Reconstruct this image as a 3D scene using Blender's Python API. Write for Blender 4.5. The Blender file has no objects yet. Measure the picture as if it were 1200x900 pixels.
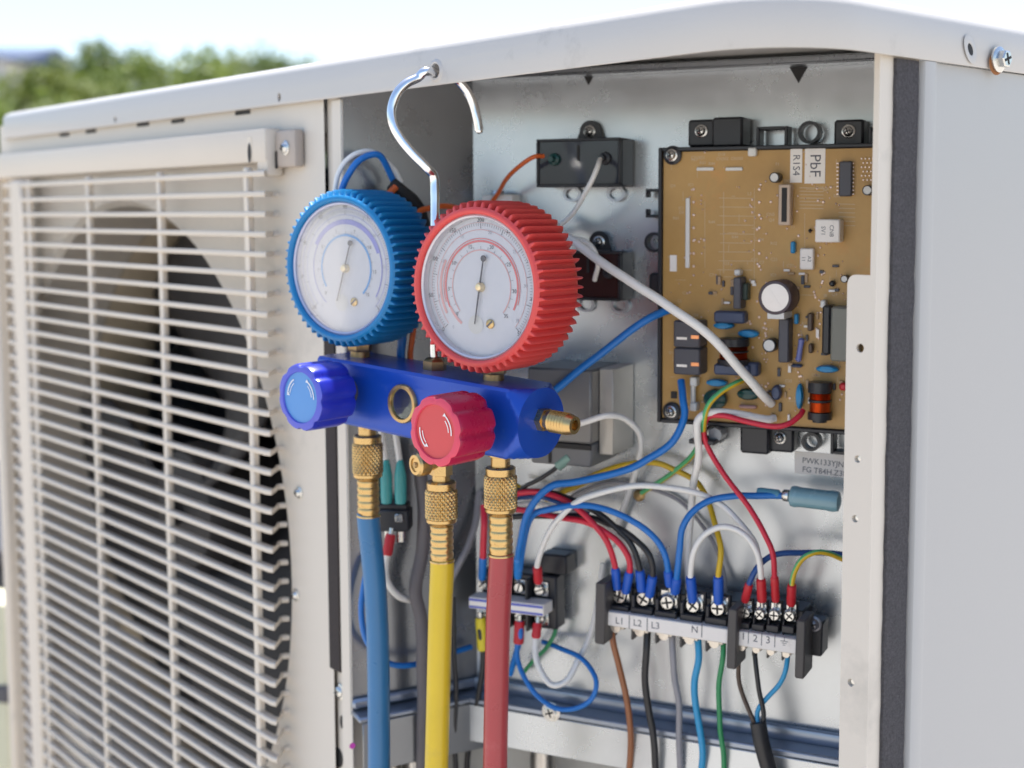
import bpy, bmesh, math, random
from mathutils import Vector, Matrix, noise
random.seed(7)
sc = bpy.context.scene
col = sc.collection
R = math.radians
E = 0.80                                   # eye height above the ground (m)
FPX, CX, CY, PITCH = 1540.0, 690.0, 393.0, math.atan(140/1540)

# ---------------------------------------------------------------- camera
cam = bpy.data.cameras.new('camera'); camo = bpy.data.objects.new('camera', cam); col.objects.link(camo)
camo.location = (0, 0, E); camo.rotation_euler = (R(90)-PITCH, 0, 0)
cam.sensor_width = 36; cam.lens = FPX/1200*36
cam.shift_x = (600-CX)/1200; cam.shift_y = -(450-CY)/1200
cam.clip_start = 0.02; cam.clip_end = 3000
cam.dof.use_dof = True; cam.dof.focus_distance = 0.605; cam.dof.aperture_fstop = 8.0
sc.camera = camo
# ---------------------------------------------------------------- world, sun, exposure
SUN_EL, SUN_AZ = R(74), R(165)             # azimuth of the sun, from straight behind the camera, towards the left
w = bpy.data.worlds.new('World'); sc.world = w; w.use_nodes = True
nt = w.node_tree; nt.nodes.clear()
sky = nt.nodes.new('ShaderNodeTexSky'); sky.sky_type = 'NISHITA'; sky.sun_disc = False
sky.sun_elevation = SUN_EL
sunv = Vector((math.sin(SUN_AZ)*math.cos(SUN_EL), -math.cos(SUN_AZ)*math.cos(SUN_EL), math.sin(SUN_EL)))
sky.sun_rotation = math.atan2(sunv.x, sunv.y)
sky.air_density = 1.0; sky.dust_density = 1.5; sky.ozone_density = 1.0; sky.altitude = 50
bg = nt.nodes.new('ShaderNodeBackground'); bg.inputs[1].default_value = 0.13
ow = nt.nodes.new('ShaderNodeOutputWorld')
nt.links.new(sky.outputs[0], bg.inputs[0]); nt.links.new(bg.outputs[0], ow.inputs[0])
sl = bpy.data.lights.new('sun', 'SUN'); sl.energy = 4.6; sl.angle = R(2); sl.color = (1, .95, .87)
so = bpy.data.objects.new('sun', sl); col.objects.link(so)
so.rotation_euler = sunv.to_track_quat('Z', 'Y').to_euler(); so.location = (0, -2, 4)
sc.view_settings.view_transform = 'Standard'; sc.view_settings.look = 'None'
sc.view_settings.exposure = 1.02; sc.view_settings.gamma = 1
sc.cycles.max_bounces = 8; sc.cycles.transparent_max_bounces = 12

# ---------------------------------------------------------------- materials
MATS = {}
def mat(name, c, rough=.5, metal=0.0, var=.08, vscale=60, bump=0.0, bscale=400, spec=.5, coat=0, c2=None, dirt=None, emis=None, rvar=.1, trans=0):
    if name in MATS: return MATS[name]
    m = bpy.data.materials.new(name); m.use_nodes = True; n = m.node_tree.nodes; l = m.node_tree.links
    p = n['Principled BSDF']
    p.inputs['Roughness'].default_value = rough; p.inputs['Metallic'].default_value = metal
    p.inputs['Specular IOR Level'].default_value = spec
    if coat: p.inputs['Coat Weight'].default_value = coat; p.inputs['Coat Roughness'].default_value = .15
    if trans: p.inputs['Transmission Weight'].default_value = trans
    tc = n.new('ShaderNodeTexCoord')
    nz = n.new('ShaderNodeTexNoise'); nz.inputs['Scale'].default_value = vscale; nz.inputs['Detail'].default_value = 6
    nz.inputs['Roughness'].default_value = .65
    l.new(tc.outputs['Object'], nz.inputs['Vector'])
    mx = n.new('ShaderNodeMix'); mx.data_type = 'RGBA'
    a = [max(0, v*(1-var)) for v in c]; b = [min(1, v*(1+var)) for v in c]
    if c2: a, b = list(c), list(c2)
    mx.inputs[6].default_value = (*a, 1); mx.inputs[7].default_value = (*b, 1)
    l.new(nz.outputs['Fac'], mx.inputs[0]); out = mx.outputs[2]
    if dirt:
        dc, ds, dt = dirt
        n2 = n.new('ShaderNodeTexNoise'); n2.inputs['Scale'].default_value = ds; n2.inputs['Detail'].default_value = 8
        n2.inputs['Roughness'].default_value = .7
        l.new(tc.outputs['Object'], n2.inputs['Vector'])
        rp = n.new('ShaderNodeMapRange'); rp.inputs[1].default_value = dt; rp.inputs[2].default_value = dt+.16
        rp.inputs[3].default_value = 0; rp.inputs[4].default_value = .75
        l.new(n2.outputs['Fac'], rp.inputs[0])
        m2 = n.new('ShaderNodeMix'); m2.data_type = 'RGBA'; m2.inputs[7].default_value = (*dc, 1)
        l.new(rp.outputs[0], m2.inputs[0]); l.new(out, m2.inputs[6]); out = m2.outputs[2]
    l.new(out, p.inputs['Base Color'])
    if rvar:
        rr = n.new('ShaderNodeMapRange'); rr.inputs[3].default_value = max(.02, rough-rvar); rr.inputs[4].default_value = min(1, rough+rvar)
        l.new(nz.outputs['Fac'], rr.inputs[0]); l.new(rr.outputs[0], p.inputs['Roughness'])
    if bump:
        n3 = n.new('ShaderNodeTexNoise'); n3.inputs['Scale'].default_value = bscale; n3.inputs['Detail'].default_value = 4
        l.new(tc.outputs['Object'], n3.inputs['Vector'])
        bp = n.new('ShaderNodeBump'); bp.inputs['Strength'].default_value = bump; bp.inputs['Distance'].default_value = .001
        l.new(n3.outputs['Fac'], bp.inputs['Height']); l.new(bp.outputs[0], p.inputs['Normal'])
    MATS[name] = m
    return m
def glass_mat(name, tint=(1, 1, 1), rough=.05, fres=1.45):
    m = bpy.data.materials.new(name); m.use_nodes = True; n = m.node_tree.nodes; l = m.node_tree.links; n.clear()
    o = n.new('ShaderNodeOutputMaterial'); t = n.new('ShaderNodeBsdfTransparent'); g = n.new('ShaderNodeBsdfGlossy')
    t.inputs[0].default_value = (*tint, 1)
    tc = n.new('ShaderNodeTexCoord'); nz = n.new('ShaderNodeTexNoise'); nz.inputs['Scale'].default_value = 90; nz.inputs['Detail'].default_value = 7
    l.new(tc.outputs['Object'], nz.inputs['Vector'])
    rr = n.new('ShaderNodeMapRange'); rr.inputs[1].default_value = .35; rr.inputs[2].default_value = .7
    rr.inputs[3].default_value = rough; rr.inputs[4].default_value = rough+.05
    l.new(nz.outputs['Fac'], rr.inputs[0]); l.new(rr.outputs[0], g.inputs['Roughness'])
    f = n.new('ShaderNodeFresnel'); f.inputs[0].default_value = fres
    ad = n.new('ShaderNodeMath'); ad.operation = 'MULTIPLY'; ad.inputs[1].default_value = .38
    l.new(f.outputs[0], ad.inputs[0])
    mx = n.new('ShaderNodeMixShader'); l.new(ad.outputs[0], mx.inputs[0]); l.new(t.outputs[0], mx.inputs[1]); l.new(g.outputs[0], mx.inputs[2])
    l.new(mx.outputs[0], o.inputs[0]); MATS[name] = m
    return m

CREAM = mat('cream_paint', (.68, .615, .53), .42, var=.05, vscale=9, bump=.05, bscale=900, dirt=((.42, .39, .34), 7, .60))
CREAM_PL = mat('cream_plastic', (.70, .62, .52), .45, var=.05, vscale=12, bump=.05, bscale=900, dirt=((.40, .37, .32), 10, .60))
LIDM = mat('lid_paint', (.54, .52, .495), .38, var=.05, vscale=9, bump=.08, bscale=700, dirt=((.36, .35, .33), 16, .60))
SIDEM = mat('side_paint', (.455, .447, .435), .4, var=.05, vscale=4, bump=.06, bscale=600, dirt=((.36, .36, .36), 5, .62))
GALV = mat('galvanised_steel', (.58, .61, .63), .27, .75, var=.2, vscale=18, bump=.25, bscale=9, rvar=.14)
GALVD = mat('galvanised_steel_darkened', (.30, .315, .335), .29, .85, var=.14, vscale=16, bump=.03, bscale=200, rvar=.14)  # darker copy of the steel, the partition's dark reflection put into the colour
GREYM = mat('grey_steel_box', (.23, .225, .22), .4, .5, var=.15, vscale=40)
CHROME = mat('chrome', (.86, .86, .86), .14, 1.0, var=.05, rvar=.07, vscale=90)
SCREW = mat('screw_steel', (.66, .66, .64), .25, 1.0, var=.18, vscale=500, rvar=.12)
BRASS = mat('brass', (.62, .43, .19), .30, 1.0, var=.2, vscale=160, rvar=.14, dirt=((.22, .12, .04), 220, .58))
BRASSD = mat('brass_dull', (.42, .29, .14), .38, 1.0, var=.2, vscale=160, dirt=((.14, .08, .03), 220, .56))
RUST = mat('rust', (.30, .12, .04), .8, 0, var=.4, vscale=300)
BLUEAL = mat('blue_anodised', (.008, .072, .46), .30, .25, var=.10, vscale=60, rvar=.09, bump=.04, bscale=1500, coat=.2, dirt=((.05, .13, .46), 95, .60))
BLUERUB = mat('blue_rubber', (.007, .20, .47), .45, var=.10, vscale=90, bump=.08, bscale=1200, dirt=((.03, .26, .52), 180, .64))
REDRUB = mat('red_rubber', (.70, .075, .07), .45, var=.10, vscale=90, bump=.08, bscale=1200, dirt=((.66, .12, .10), 180, .64))
KBLUE = mat('knob_blue', (.016, .03, .42), .30, var=.10, vscale=120, rvar=.08, dirt=((.06, .07, .45), 180, .66))
KBLUER = mat('knob_rim_blue', (.10, .12, .60), .45, var=.08)
KRED = mat('knob_red', (.40, .005, .05), .28, var=.10, vscale=120, rvar=.08, dirt=((.45, .03, .07), 180, .66))
KREDR = mat('knob_rim_red', (.72, .065, .12), .45, var=.08)
STB = mat('sticker_blue', (.10, .30, .66), .4, var=.05)
STR = mat('sticker_red', (.66, .07, .075), .4, var=.05)
WHITEINK = mat('white_print', (.85, .85, .85), .5, var=.02)
DIALW = mat('dial_white', (.60, .61, .65), .5, var=.05, vscale=120, dirt=((.62, .60, .62), 130, .60))
INKBLUE = mat('ink_blue', (.10, .32, .66), .5)
INKVIO = mat('ink_violet', (.26, .27, .60), .5)
INKRED = mat('ink_red', (.66, .18, .19), .5)
INKROSE = mat('ink_rose', (.66, .36, .36), .5)
INKBLK = mat('ink_dark', (.08, .08, .10), .5)
INKGREY = mat('ink_grey', (.35, .35, .40), .5)
LENS = glass_mat('clear_lens')
SIGHT = glass_mat('sight_glass', (.75, .8, .8), .03)
BLACKPL = mat('black_plastic', (.022, .023, .028), .35, var=.2, vscale=60, bump=.05, bscale=600)
BLACKM = mat('black_matt', (.018, .017, .017), .65, var=.3, vscale=80)
FOAM = mat('foam_gasket', (.0, .0, .0), .95, c2=(.15, .14, .15), vscale=800, bump=1.0, bscale=1500, rvar=0)
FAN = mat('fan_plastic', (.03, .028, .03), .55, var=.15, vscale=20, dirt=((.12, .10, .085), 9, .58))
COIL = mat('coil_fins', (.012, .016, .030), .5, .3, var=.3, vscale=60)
PCB = mat('circuit_board_laminate', (.33, .175, .038), .40, var=.25, vscale=22, c2=(.62, .38, .13), dirt=((.62, .27, .065), 26, .58))
PCBINK = mat('board_print', (.55, .42, .28), .5)
COPPER = mat('copper', (.80, .34, .16), .3, 1.0, var=.15)
CAPBLUE = mat('capacitor_blue', (.015, .23, .48), .35)
CAPSLATE = mat('capacitor_slate', (.055, .075, .14), .4)
CAPGREEN = mat('capacitor_green', (.008, .055, .05), .25)
DKGREY = mat('dark_grey_plastic', (.07, .07, .085), .45)
TRAFO = mat('transformer_grey', (.20, .20, .17), .45)
LABEL = mat('white_label', (.86, .81, .76), .5, var=.04, dirt=((.6, .55, .5), 90, .60))
WHITEPL = mat('white_plastic', (.72, .71, .68), .4)
ALU = mat('capacitor_top', (.74, .70, .68), .35, .5)
FERB = mat('ferrule_blue', (.012, .10, .52), .4, var=.1)
FERR = mat('ferrule_red', (.55, .018, .03), .4, var=.1)
FERY = mat('ferrule_yellow', (.78, .62, .03), .4, var=.1)
TEAL = mat('teal_sleeve', (.06, .36, .36), .25, var=.15)
GREENT = mat('green_sleeve', (.22, .36, .30), .3, var=.15)
RESIST = mat('blue_resistor', (.20, .36, .42), .25, var=.15, coat=.3)
W_BLUE = mat('wire_blue', (.012, .17, .55), .35, var=.08)
W_DBLUE = mat('wire_dark_blue', (.012, .07, .26), .38, var=.08)
W_LBLUE = mat('wire_light_blue', (.03, .32, .60), .38, var=.08)
W_WHITE = mat('wire_white', (.84, .82, .78), .36, var=.05, dirt=((.5, .47, .42), 60, .62))
W_RED = mat('wire_red', (.62, .02, .05), .35, var=.08)
W_BLACK = mat('wire_black', (.025, .025, .028), .4, var=.2)
W_YEL = mat('wire_yellow', (.68, .44, .02), .38, var=.08)
W_GRN = mat('wire_green', (.03, .27, .10), .38, var=.1)
W_LGRN = mat('wire_light_green', (.10, .45, .18), .38, var=.1)
W_GREY = mat('wire_grey', (.30, .29, .31), .42, var=.08)
W_BROWN = mat('wire_brown', (.32, .12, .05), .4, var=.1)
W_DBROWN = mat('wire_dark_brown', (.085, .055, .04), .4, var=.1)
W_ORANGE = mat('wire_orange', (.66, .12, .02), .38, var=.1)
H_BLUE = mat('hose_blue', (.035, .175, .37), .30, var=.10, vscale=40, rvar=.1, dirt=((.10, .24, .46), 60, .62))
H_YEL = mat('hose_yellow', (.72, .50, .025), .32, var=.10, vscale=40, rvar=.1, dirt=((.60, .42, .06), 60, .62))
H_RED = mat('hose_red', (.42, .055, .06), .30, var=.10, vscale=40, rvar=.1, dirt=((.48, .10, .10), 60, .62))
PINK = mat('pink_paint_dab', (.75, .08, .5), .5)
TUBEGREY = mat('conduit_grey', (.14, .125, .13), .5, var=.1)
PIPE = mat('pipe_metal', (.6, .58, .55), .3, .9)

# ---------------------------------------------------------------- mesh builder
class MB:
    def __init__(s): s.v = []; s.f = []; s.m = []
    def add(s, vs, fs, M=None, mi=0):
        o = len(s.v)
        s.v += [(M @ Vector(p)) if M is not None else Vector(p) for p in vs]
        s.f += [tuple(i+o for i in f) for f in fs]; s.m += [mi]*len(fs)
        return s
    def box(s, M, x0, x1, y0, y1, z0, z1, bev=0, mi=0, seg=1):
        bm = bmesh.new(); bmesh.ops.create_cube(bm, size=1)
        for v in bm.verts:
            v.co = Vector(((x0+x1)/2+v.co.x*(x1-x0), (y0+y1)/2+v.co.y*(y1-y0), (z0+z1)/2+v.co.z*(z1-z0)))
        if bev: bmesh.ops.bevel(bm, geom=list(bm.edges), offset=bev, segments=seg, affect='EDGES', profile=.5)
        bm.verts.ensure_lookup_table(); bm.verts.index_update()
        s.add([v.co.copy() for v in bm.verts], [[v.index for v in f.verts] for f in bm.faces], M, mi); bm.free()
        return s
    def lathe(s, M, prof, n=24, mod=None, cap0=True, cap1=True, mi=0, th0=0, th1=2*math.pi):
        vs = []; fs = []; k = len(prof)
        full = abs(th1-th0-2*math.pi) < 1e-6
        cnt = n if full else n+1
        for i in range(cnt):
            th = th0+(th1-th0)*i/n
            for j, (r, z) in enumerate(prof):
                rr, zz = (mod(th, j, r, z) if mod else (r, z))
                vs.append((rr*math.cos(th), rr*math.sin(th), zz))
        for i in range(n):
            a = i; b = (i+1) % cnt
            for j in range(k-1):
                fs.append((a*k+j, b*k+j, b*k+j+1, a*k+j+1))
        if full and cap0 and prof[0][0] > 1e-7: fs.append(tuple(i*k for i in range(cnt))[::-1])
        if full and cap1 and prof[-1][0] > 1e-7: fs.append(tuple(i*k+k-1 for i in range(cnt)))
        s.add(vs, fs, M, mi); return s
    def cyl(s, M, r, z0, z1, n=20, bev=0, mi=0):
        if bev: return s.lathe(M, [(r-bev, z0), (r, z0+bev), (r, z1-bev), (r-bev, z1)], n, mi=mi)
        return s.lathe(M, [(r, z0), (r, z1)], n, mi=mi)
    def prism(s, M, poly, z0, z1, mi=0):
        n = len(poly)
        vs = [(x, y, z0) for x, y in poly]+[(x, y, z1) for x, y in poly]
        fs = [tuple(range(n))[::-1], tuple(range(n, 2*n))]+[(i, (i+1) % n, n+(i+1) % n, n+i) for i in range(n)]
        return s.add(vs, fs, M, mi)
    def tube(s, pts, r, n=10, mi=0, split=None, mi2=1, smooth=True, caps=True, rf=None):
        P = spline(pts) if smooth else [Vector(p) for p in pts]
        T = [(P[min(i+1, len(P)-1)]-P[max(i-1, 0)]).normalized() for i in range(len(P))]
        up = Vector((0, 0, 1)) if abs(T[0].z) < .9 else Vector((1, 0, 0))
        N = (up-T[0]*up.dot(T[0])).normalized(); o = len(s.v)
        for i, p in enumerate(P):
            N = (N-T[i]*N.dot(T[i])).normalized(); B = T[i].cross(N)
            q = rf(i/(len(P)-1)) if rf else r
            for k in range(n):
                a = 2*math.pi*k/n; s.v.append(p+(N*math.cos(a)+B*math.sin(a))*q)
        for i in range(len(P)-1):
            for k in range(n):
                s.f.append((o+i*n+k, o+i*n+(k+1) % n, o+(i+1)*n+(k+1) % n, o+(i+1)*n+k))
                s.m.append(mi2 if split and k in split else mi)
        if caps:
            s.f.append(tuple(o+k for k in range(n))[::-1]); s.m.append(mi)
            s.f.append(tuple(o+(len(P)-1)*n+k for k in range(n))); s.m.append(mi)
        return s
    def text(s, M, txt, size, mi=0, align='CENTER', sx=1.0):
        vs, fs = text_geo(txt, align)
        s.add([(x*size*sx, y*size, 0) for x, y, z in vs], fs, M, mi); return s
    def ring(s, M, r0, r1, z, a0=0, a1=360, n=48, mi=0):
        vs = []; fs = []
        for i in range(n+1):
            a = R(a0+(a1-a0)*i/n)
            vs += [(r0*math.cos(a), r0*math.sin(a), z), (r1*math.cos(a), r1*math.sin(a), z)]
        for i in range(n): fs.append((2*i, 2*i+1, 2*i+3, 2*i+2))
        s.add(vs, fs, M, mi); return s
    def build(s, name, mats, parent=None, root=None, sharp=38, kind=None, label=None, flat=False):
        me = bpy.data.meshes.new(name)
        off = (root or parent).location if (root or parent) is not None else Vector((0, 0, 0))
        me.from_pydata([tuple(v-off) for v in s.v], [], s.f)
        if not isinstance(mats, (list, tuple)): mats = [mats]
        for m in mats: me.materials.append(m)
        me.polygons.foreach_set('material_index', s.m)
        bm = bmesh.new(); bm.from_mesh(me); bmesh.ops.recalc_face_normals(bm, faces=bm.faces); bm.to_mesh(me); bm.free()
        if not flat:
            me.polygons.foreach_set('use_smooth', [True]*len(me.polygons)); me.set_sharp_from_angle(angle=R(sharp))
        me.update()
        o = bpy.data.objects.new(name, me); col.objects.link(o)
        if parent is not None: o.parent = parent
        if kind: o['kind'] = kind
        if label: o['label'] = label
        return o
_tc = {}
def text_geo(txt, align):
    if (txt, align) in _tc: return _tc[(txt, align)]
    cu = bpy.data.curves.new('t', 'FONT'); cu.body = txt; cu.size = 1; cu.align_x = align; cu.align_y = 'CENTER'; cu.resolution_u = 2
    o = bpy.data.objects.new('t', cu); col.objects.link(o)
    dg = bpy.context.evaluated_depsgraph_get(); me = bpy.data.meshes.new_from_object(o.evaluated_get(dg))
    r = ([tuple(v.co) for v in me.vertices], [tuple(p.vertices) for p in me.polygons])
    bpy.data.objects.remove(o); bpy.data.curves.remove(cu); bpy.data.meshes.remove(me)
    _tc[(txt, align)] = r
    return r
def spline(pts, sub=7):
    P = [Vector(p) for p in pts]
    if len(P) < 3: return P
    out = []
    for i in range(len(P)-1):
        p0 = P[i-1] if i else P[0]*2-P[1]; p1 = P[i]; p2 = P[i+1]; p3 = P[i+2] if i+2 < len(P) else P[-1]*2-P[-2]
        for k in range(sub):
            t = k/sub
            out.append(.5*((2*p1)+(p2-p0)*t+(2*p0-5*p1+4*p2-p3)*t*t+(3*p1-p0-3*p2+p3)*t**3))
    out.append(P[-1]); return out
def thing(name, label, cat, loc=(0, 0, 0), group=None):
    o = bpy.data.objects.new(name, None); col.objects.link(o); o.location = loc; o.empty_display_size = .02
    return tag(o, label, cat, group)
def tag(o, label, cat, group=None):
    o['label'] = label; o['category'] = cat
    if group: o['group'] = group
    return o
def boolean_cut(o, cutters):
    for mbx in cutters:
        c = mbx.build('cutter', CREAM); m = o.modifiers.new('b', 'BOOLEAN'); m.object = c; m.operation = 'DIFFERENCE'; m.solver = 'EXACT'
        c.location = o.parent.location*-1 if o.parent else (0, 0, 0)
        c.location = (0, 0, 0)
        bpy.context.view_layer.update()
        dg = bpy.context.evaluated_depsgraph_get(); me = bpy.data.meshes.new_from_object(o.evaluated_get(dg))
        o.modifiers.remove(m); o.data = me; bpy.data.objects.remove(c)
    o.data.set_sharp_from_angle(angle=R(38))

# ---------------------------------------------------------------- frames: local x = right, y = up, z = out of the surface
def frame(o, right, out):
    right = Vector(right).normalized(); out = Vector(out).normalized(); up = out.cross(right)
    M = Matrix.Identity(4)
    for i, v in enumerate((right, up, out)): M[0][i], M[1][i], M[2][i] = v
    M[0][3], M[1][3], M[2][3] = o
    return M
def azf(o, deg, roll=0):                       # a vertical surface turned deg to the left of facing the camera
    a = R(deg); out = Vector((-math.sin(a), -math.cos(a), 0)); right = Vector((math.cos(a), -math.sin(a), 0))
    M = frame(o, right, out)
    return M @ Matrix.Rotation(R(roll), 4, 'Z')
cp, sp = math.cos(PITCH), math.sin(PITCH)
def ray(px, py):
    x = (px-CX)/FPX; y = (CY-py)/FPX
    return Vector((x, cp+y*sp, -sp+y*cp))
EYE = Vector((0, 0, E))
def loc(M, px, py, off=0.0):                   # where a sight line meets the surface at height off
    Mi = M.inverted(); a = Mi @ EYE; b = Mi @ (EYE+ray(px, py)); t = (off-a.z)/(b.z-a.z); p = a+(b-a)*t
    return Vector((p.x, p.y, off))
def pt(M, px, py, off=0.0): return M @ loc(M, px, py, off)
def at_y(px, py, Y):
    d = ray(px, py); return EYE+d*(Y/d.y)
def T(M, x, y, z=0): return M @ Matrix.Translation((x, y, z))
def RX(a): return Matrix.Rotation(R(a), 4, 'X')
def RY(a): return Matrix.Rotation(R(a), 4, 'Y')
def RZ(a): return Matrix.Rotation(R(a), 4, 'Z')

F = azf((-.0771, .66, E), 47.7)                # fan front of the unit (looks left of the camera)
S = azf((.0747, .493, E), -42)                 # side of the unit
B = azf((.0864, .70, E), 23.7)                 # board panel in the service bay
pc = at_y(556, 450, .767)
PA = azf((pc.x, pc.y, E), -28.3)               # partition between fan and service bay (x runs right into the corner)
UROOT = Vector((-.30, 1.00, 0))

# ================================================================ SETTING
g = MB(); g.add([(-400, -400, 0), (400, -400, 0), (400, 900, 0), (-400, 900, 0)], [(0, 1, 2, 3)])
GROUND = mat('roof_gravel', (.40, .37, .33), .9, var=.3, vscale=14, bump=.6, bscale=60, dirt=((.16, .15, .14), 3, .55))
g.build('ground', GROUND)['kind'] = 'structure'
hb = MB()
hp = [(-240, 300)]; n_ = 40
vs = []; fs = []
for i in range(n_+1):
    x = -330+i*13; h = 78+8*noise.noise(Vector((i*.16, 1.3, 0)))+2*math.sin(i*.5)
    for (dy, hh) in ((0, 0), (40, h*.7), (90, h), (190, 0)): vs.append((x, 620+dy, hh))
for i in range(n_):
    for j in range(3): fs.append((i*4+j, i*4+4+j, i*4+5+j, i*4+1+j))
hb.add(vs, fs)
hb.build('hills', mat('hill_green', (.12, .16, .19), .9, var=.3, vscale=.02))['kind'] = 'structure'
# far shed with a dark blue roof
fb = thing('far_building', 'far low building with a dark blue roof behind the trees at the upper left', 'building', (-47, 95, 0))
I4 = Matrix.Translation((-47, 95, 0))
m = MB(); m.box(I4, -11, 5.2, 0, 10, 0, 12.2); m.build('wall', mat('far_wall', (.5, .5, .48), .8), fb)
m = MB(); m.add([(-11.6, -.6, 11.9), (7.2, -.6, 11.9), (7.2, 5, 13.3), (-11.6, 5, 13.3), (-11.6, 10.6, 11.9), (7.2, 10.6, 11.9)],
                [(0, 1, 2, 3), (3, 2, 5, 4), (0, 3, 4), (1, 5, 2), (0, 4, 5, 1)], I4)
m.build('roof', mat('far_roof', (.055, .085, .16), .6), fb)
for k in range(5):
    m = MB(); m.box(I4, -9.4+k*2.9, -7.8+k*2.9, -.06, .05, 7.4, 9.0); m.build('window', mat('far_window', (.03, .04, .05), .15), fb)

# trees
BARK = mat('bark', (.10, .075, .05), .9, var=.3, vscale=8, bump=.5, bscale=20)
def leafmat(name, c, c2):
    m = bpy.data.materials.new(name); m.use_nodes = True; n = m.node_tree.nodes; l = m.node_tree.links; p = n['Principled BSDF']
    ge = n.new('ShaderNodeNewGeometry'); mx = n.new('ShaderNodeMix'); mx.data_type = 'RGBA'
    mx.inputs[6].default_value = (*c, 1); mx.inputs[7].default_value = (*c2, 1)
    l.new(ge.outputs['Random Per Island'], mx.inputs[0]); l.new(mx.outputs[2], p.inputs['Base Color'])
    p.inputs['Roughness'].default_value = .6
    tr = n.new('ShaderNodeBsdfTranslucent'); l.new(mx.outputs[2], tr.inputs[0])
    ms = n.new('ShaderNodeMixShader'); ms.inputs[0].default_value = .3
    l.new(p.outputs[0], ms.inputs[1]); l.new(tr.outputs[0], ms.inputs[2]); l.new(ms.outputs[0], n['Material Output'].inputs[0])
    return m
LEAF = [leafmat('leaf_a', (.08, .13, .016), (.21, .27, .045)), leafmat('leaf_b', (.06, .10, .02), (.15, .21, .045)), leafmat('leaf_c', (.09, .13, .02), (.24, .28, .065))]
def tree(x, y, h, rw, li, label, seed):
    rnd = random.Random(seed)
    t = thing('tree', label, 'tree', (x, y, 0), 'trees behind the unit'); o = Vector((x, y, 0))
    m = MB(); m.tube([o, o+Vector((.05, 0, h*.2)), o+Vector((-.03, .05, h*.45)), o+Vector((.02, 0, h*.8))], .1, 8, rf=lambda q: .12*(1-q)+.02)
    for k in range(7):
        a = k*2.4; z0 = h*(.25+.06*k)
        m.tube([o+Vector((0, 0, z0)), o+Vector((math.cos(a)*rw*.4, math.sin(a)*rw*.4, z0+h*.12)), o+Vector((math.cos(a)*rw*.8, math.sin(a)*rw*.8, z0+h*.22))], .03, 5, rf=lambda q: .045*(1-q)+.008)
    m.build('trunk', BARK, t)
    m = MB(); vs = []; fs = []
    for c in range(85):
        u = rnd.random()*2*math.pi; ph = math.acos(rnd.uniform(-.75, 1)); rr = rnd.uniform(.45, 1)**.6
        cc = o+Vector((math.cos(u)*math.sin(ph)*rw*rr, math.sin(u)*math.sin(ph)*rw*rr, h*.58+math.cos(ph)*h*.40*rr))
        cr = rw*rnd.uniform(.14, .30)
        for q in range(75):
            d = Vector((rnd.gauss(0, 1), rnd.gauss(0, 1), rnd.gauss(0, .8))).normalized()*cr*rnd.uniform(.5, 1)
            p = cc+d; nx = Vector((rnd.gauss(0, 1), rnd.gauss(0, 1), rnd.gauss(0, 1))).normalized()
            ny = nx.orthogonal().normalized(); s = rnd.uniform(.04, .085)
            k = len(vs); vs += [p-nx*s, p+ny*s*.5, p+nx*s, p-ny*s*.5]; fs.append((k, k+1, k+2, k+3))
    m.add(vs, fs); m.build('crown', LEAF[li], t, flat=True)
TREES = [(-7.4, 16.0, 2.3, 1.5, 0, 'light green bushy tree at the far left edge'),
         (-7.0, 17.2, 2.6, 1.4, 2, 'pale green rounded tree, low, second from the left in the row'),
         (-7.3, 21.0, 3.6, 1.25, 1, 'taller dark green tree with a pointed top left of centre'),
         (-6.0, 19.2, 3.25, 1.4, 0, 'leafy green tree just right of the pointed dark one'),
         (-7.1, 26.0, 4.15, 1.9, 2, 'yellowish green tree rising behind the lid'),
         (-5.75, 24.0, 3.8, 1.2, 1, 'dark green tree at the right end of the row of trees'),
         (-10.5, 23.0, 3.0, 1.8, 1, 'low dark tree half hidden at the far left under the blue roof')]
for i, a in enumerate(TREES): tree(*a, seed=11+i)

# neighbouring pipe cover at the lower left edge of the picture
pcv = thing('pipe_cover', 'pale yellow plastic pipe cover standing beside the left end of the unit', 'pipe cover', (-.643, 1.33, 0))
Mp = azf((-.643, 1.33, 0), 20)
m = MB(); m.box(Mp, -.07, .046, .003, .405, -.05, .0, .008, seg=2); m.build('cover', mat('pipe_cover_plastic', (.62, .60, .44), .5, var=.06), pcv)
m = MB(); m.box(Mp, -.085, .061, 0, .03, -.065, .012, .004); m.build('foot', DKGREY, pcv)
m = MB(); m.box(Mp, -.073, .049, .30, .318, -.053, .003, .002); m.build('clip', DKGREY, pcv)

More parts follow.
